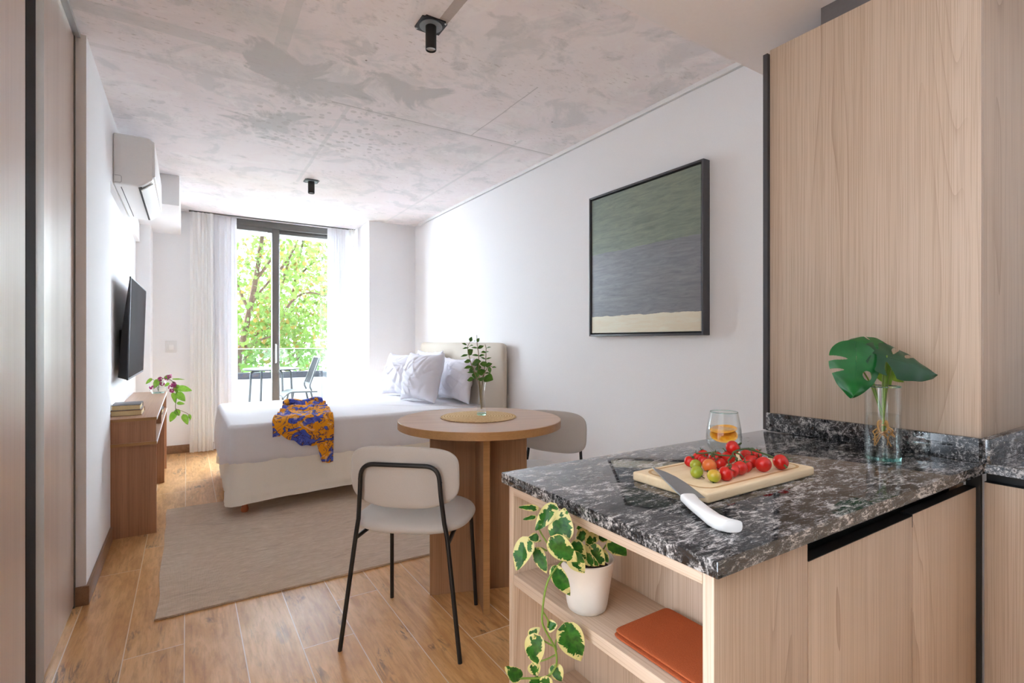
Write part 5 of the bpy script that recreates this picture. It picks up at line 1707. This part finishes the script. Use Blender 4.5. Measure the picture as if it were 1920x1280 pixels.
POTHOS = [((0.5532, 0.7799, 0.8673), (0.5154, 0.7862, 0.8742), 0.0117), ((0.5508, 0.7814, 0.8513), (0.5251, 0.7859, 0.8497), 0.0084), ((0.5773, 0.7586, 0.8731), (0.5357, 0.7614, 0.8353), 0.029), ((0.5702, 0.7335, 0.8219), (0.5864, 0.7409, 0.873), 0.0452), ((0.552, 0.7332, 0.8247), (0.5869, 0.7051, 0.7849), 0.0402), ((0.5905, 0.7264, 0.7921), (0.608, 0.7094, 0.7583), 0.03), ((0.5277, 0.7724, 0.8161), (0.4994, 0.7727, 0.7665), 0.0368), ((0.5398, 0.7588, 0.8222), (0.519, 0.7602, 0.8239), 0.0169), ((0.5467, 0.7722, 0.7948), (0.5525, 0.7507, 0.756), 0.0242), ((0.564, 0.7433, 0.7661), (0.5831, 0.7194, 0.72), 0.0272), ((0.5548, 0.7492, 0.6604), (0.5632, 0.732, 0.6678), 0.0204), ((0.5312, 0.7583, 0.646), (0.5284, 0.7483, 0.5961), 0.0352), ((0.5818, 0.732, 0.6609), (0.5992, 0.709, 0.6016), 0.0468), ((0.5385, 0.7833, 0.6296), (0.548, 0.7654, 0.652), 0.0183), ((0.5375, 0.7721, 0.5862), (0.5416, 0.7636, 0.566), 0.0234), ((0.5122, 0.7764, 0.5652), (0.4843, 0.7823, 0.5921), 0.0239), ((0.5701, 0.7513, 0.5821), (0.5758, 0.7358, 0.5592), 0.028), ((0.5474, 0.7599, 0.5509), (0.526, 0.7676, 0.5603), 0.0233), ((0.5514, 0.7514, 0.568), (0.5548, 0.7492, 0.5434), 0.0232), ((0.6466, 0.75, 0.8168), (0.6179, 0.7446, 0.7988), 0.0214), ((0.6679, 0.7483, 0.8049), (0.64, 0.7424, 0.7891), 0.023), ((0.6472, 0.7378, 0.7891), (0.6666, 0.7195, 0.7554), 0.0299), ((0.689, 0.7289, 0.7967), (0.7163, 0.7115, 0.7648), 0.0324), ((0.6365, 0.7624, 0.8184), (0.6667, 0.7491, 0.8201), 0.0134), ((0.6271, 0.7446, 0.7911), (0.6431, 0.7226, 0.7578), 0.022), ((0.6821, 0.7511, 0.7938), (0.7019, 0.7385, 0.7982), 0.0176), ((0.6709, 0.7345, 0.777), (0.6795, 0.7231, 0.7562), 0.0172), ((0.6112, 0.7429, 0.8041), (0.6268, 0.7271, 0.7698), 0.0252), ((0.6271, 0.7446, 0.7775), (0.6548, 0.7211, 0.757), 0.0226), ((0.6697, 0.759, 0.8158), (0.6945, 0.7432, 0.8011), 0.0162)]
rp = random.Random(8)
for i, (b_, t_, w_) in enumerate(POTHOS):
    up = (-0.75 + rp.uniform(-.25, .25), -0.6 + rp.uniform(-.25, .25), 0.45 + rp.uniform(-.2, .2))
    leaf_mesh('leaf', b_, t_, w_ * 1.05, 'leaf_varieg', pp, up=up, droop=0.12, fold=0.18, shape='heart', n=14, m=5)

# folded linen napkin
bm = B()
nk = thing('folded_napkin', 'rust coloured folded linen cloth on the upper shelf beside the white pot', 'napkin', (0.712, 0.575, PZ))
for lay_, (z0, z1, gx) in enumerate(((0.0, 0.0065, 0.0), (0.0068, 0.0135, 0.003))):
    bm = B()
    def nf(x, y, z, z0=z0, z1=z1, gx=gx):
        zc = (z0 + z1) / 2
        return (0.712 + gx + x + 0.002 * nz(y * 20, z * 50, lay_), 0.574 + y + 0.003 * nz(x * 18, lay_, 1), PZ + 0.0004 + zc + z + (0.0012 * nz(x * 16, y * 16, 3 + lay_) if lay_ else 0.0))
    cushion(bm, 0.071, 0.099, (z1 - z0) / 2, 16.0, 16, 120, nf, 0.3)
    mesh('cloth_layer', bm, 'terracotta', nk, world=True, sharp=60)

# ================================================================== BALCONY
bt_ = thing('balcony_table', 'round grey metal table on the balcony outside the glass door', 'table', (1.03, 8.05, 0))
mesh('tabletop', lathe(B(), [(0, 0.765), (0.34, 0.765), (0.365, 0.772), (0.37, 0.785), (0.36, 0.79), (0, 0.79)], 64), 'greymetal', bt_)
for a in (R(20), R(110), R(200), R(290)):
    c, s = math.cos(a), math.sin(a)
    mesh('leg', tube(B(), fillet([(0.18 * c, 0.18 * s, 0.755), (0.29 * c, 0.29 * s, 0.755), (0.33 * c, 0.33 * s, 0.0)], 0.06, 6), 0.014, 10), 'greymetal', bt_)
bc = thing('balcony_chair', 'grey metal slat-back chair beside the round balcony table', 'chair', (1.30, 7.48, 0), R(90))
# local: +Y is the sitting direction (towards -X in the room)
bm = B()
def seatf(u, v):
    x = -0.20 + 0.40 * u
    y = -0.20 + 0.42 * v
    z = 0.505 + 0.012 * (v - 0.4) - 0.07 * max(0, (v - 0.72) / 0.28) ** 2
    return (x, y, z)
g1 = sheet(bm, 8, 16, seatf)
g2 = sheet(bm, 8, 16, lambda u, v: (seatf(u, v)[0], seatf(u, v)[1], seatf(u, v)[2] - 0.018))
for i in range(8):
    bm.faces.new((g1[0][i], g1[0][i + 1], g2[0][i + 1], g2[0][i]))
    bm.faces.new((g1[-1][i], g1[-1][i + 1], g2[-1][i + 1], g2[-1][i]))
for j in range(16):
    bm.faces.new((g1[j][0], g1[j + 1][0], g2[j + 1][0], g2[j][0]))
    bm.faces.new((g1[j][-1], g1[j + 1][-1], g2[j + 1][-1], g2[j][-1]))
mesh('seat', bm, 'greymetal', bc)
mesh('back_frame', tube(B(), fillet([(-0.19, -0.13, 0.505), (-0.19, -0.10, 0.57), (-0.17, -0.235, 0.955), (0.17, -0.235, 0.955), (0.19, -0.10, 0.57), (0.19, -0.13, 0.505)], 0.03, 5), 0.011, 8), 'greymetal', bc)
for k in range(7):
    x = -0.12 + 0.04 * k
    mesh('slat', tube(B(), [(x, -0.115, 0.60), (x * 0.95, -0.233, 0.950)], 0.005, 6), 'greymetal', bc)
mesh('lower_rail', tube(B(), [(-0.188, -0.112, 0.60), (0.188, -0.112, 0.60)], 0.007, 8), 'greymetal', bc)
for sx in (-1, 1):
    mesh('leg', tube(B(), [(sx * 0.18, -0.12, 0.492), (sx * 0.20, -0.23, 0.0)], 0.012, 8), 'greymetal', bc)
    mesh('leg', tube(B(), [(sx * 0.18, 0.10, 0.490), (sx * 0.20, 0.19, 0.0)], 0.012, 8), 'greymetal', bc)

# ================================================================== STREET TREES
struct('ground', box(B(), -14, 22, 9.4, 40, -4.3, -4.1), 'balconyfloor', 'pale street pavement far below the balcony')


def tree(label, trunk, branches, centre, spread, count, seed, warm=0.08, size=(0.10, 0.17)):
    t = thing('plane_tree', label, 'tree', (trunk[0][0], trunk[0][1], -4.1), 0, 'street trees beyond the balcony')
    pth = smooth_path(trunk, 6)
    n_ = len(pth)
    mesh('trunk', tube(B(), pth, [0.085 - 0.05 * k / n_ for k in range(n_)], 10), 'bark', t, world=True)
    for b in branches:
        p = smooth_path(b, 6)
        mesh('branch', tube(B(), p, [0.038 - 0.028 * k / len(p) for k in range(len(p))], 8), 'bark', t, world=True)
    rr = random.Random(seed)
    bm = B()
    cl = [Vector((rr.gauss(centre[0], spread[0]), rr.gauss(centre[1], spread[1]), rr.gauss(centre[2], spread[2]))) for _ in range(70)]
    for _ in range(count):
        c = rr.choice(cl) + Vector((rr.gauss(0, 0.34), 0, rr.gauss(0, 0.30)))
        c.y = centre[1] + rr.uniform(-1, 1) * spread[1]
        d = Vector((rr.gauss(0, 1), rr.gauss(-0.4, 1), rr.gauss(0.5, 0.8))).normalized()
        o1 = d.orthogonal().normalized()
        ang = rr.uniform(0, 6.28)
        o2 = d.cross(o1)
        a1 = o1 * math.cos(ang) + o2 * math.sin(ang)
        a2 = d.cross(a1)
        s = rr.uniform(*size) * 0.5
        pts = []
        for k, (rad_, th) in enumerate(((1.15, 0), (0.55, 0.42), (0.95, 0.85), (0.5, 1.35), (0.8, 1.9), (0.45, 2.7), (0.45, 3.58), (0.8, 4.38), (0.5, 4.93), (0.95, 5.43), (0.55, 5.86))):
            pts.append(bm.verts.new(c + (a1 * math.cos(th) + a2 * math.sin(th)) * rad_ * s + d * (0.12 * s * ((k % 2) * 2 - 1))))
        f = bm.faces.new(pts)
        f.material_index = 1 if rr.random() < warm else 0
    fo = mesh('foliage', bm, ('leaf_tree', 'leaf_tree_warm'), t, world=True, sharp=180)
    fo['kind'] = 'stuff'
    return t


tree('street tree with the pinkish trunk rising behind the left pane of the balcony door',
     [(0.55, 12, -4.1), (0.72, 12, -1.5), (0.887, 12, 0.615), (0.985, 12, 1.169), (1.134, 12, 1.954), (1.215, 12, 2.407), (1.30, 12, 3.0), (1.40, 12, 3.8), (1.5, 12, 4.8)],
     [[(1.134, 12, 1.95), (1.30, 12.05, 2.2), (1.554, 12.1, 2.54), (1.9, 12.2, 3.0)], [(1.1, 12, 1.8), (0.9, 11.9, 2.3), (0.75, 11.9, 2.9)], [(1.22, 12, 2.45), (1.5, 11.9, 2.9), (1.62, 11.9, 3.3)], [(0.95, 12, 1.0), (1.3, 11.9, 1.2), (1.6, 11.9, 1.3)],
      [(1.75, 12, 1.7), (1.95, 12.1, 2.05), (2.25, 12.0, 2.25), (2.7, 12.0, 2.2)], [(1.62, 12, 2.6), (1.95, 12.1, 3.1), (2.15, 12.1, 3.6)]],
     (1.1, 11.9, 2.6), (1.0, 0.6, 1.5), 4300, 31, 0.16)
tree('street tree with the second trunk leaning behind the lower middle of the balcony door',
     [(0.5, 13.4, -4.1), (0.8, 13.4, -1.5), (1.10, 13.4, 0.45), (1.26, 13.4, 1.04), (1.54, 13.4, 1.67), (1.9, 13.5, 2.4), (2.2, 13.5, 3.5)],
     [[(1.38, 13.4, 1.3), (1.7, 13.3, 1.55), (2.1, 13.3, 1.7)]],
     (2.1, 13.4, 1.6), (0.9, 0.6, 1.3), 3000, 32, 0.10)
tree('dense green street tree behind the right pane of the balcony door',
     [(3.1, 15.0, -4.1), (2.9, 15.0, -1.5), (2.65, 15.0, 0.4), (2.45, 15.0, 1.6), (2.5, 15.0, 2.8), (2.8, 15.0, 4.4)],
     [[(2.3, 15, 0.6), (2.7, 14.9, 1.1), (3.4, 14.9, 1.6)], [(2.45, 15, 2.7), (2.9, 14.9, 3.3), (3.4, 14.9, 3.5)]],
     (3.0, 15.0, 1.7), (1.1, 0.65, 1.5), 5600, 33, 0.05, (0.12, 0.20))
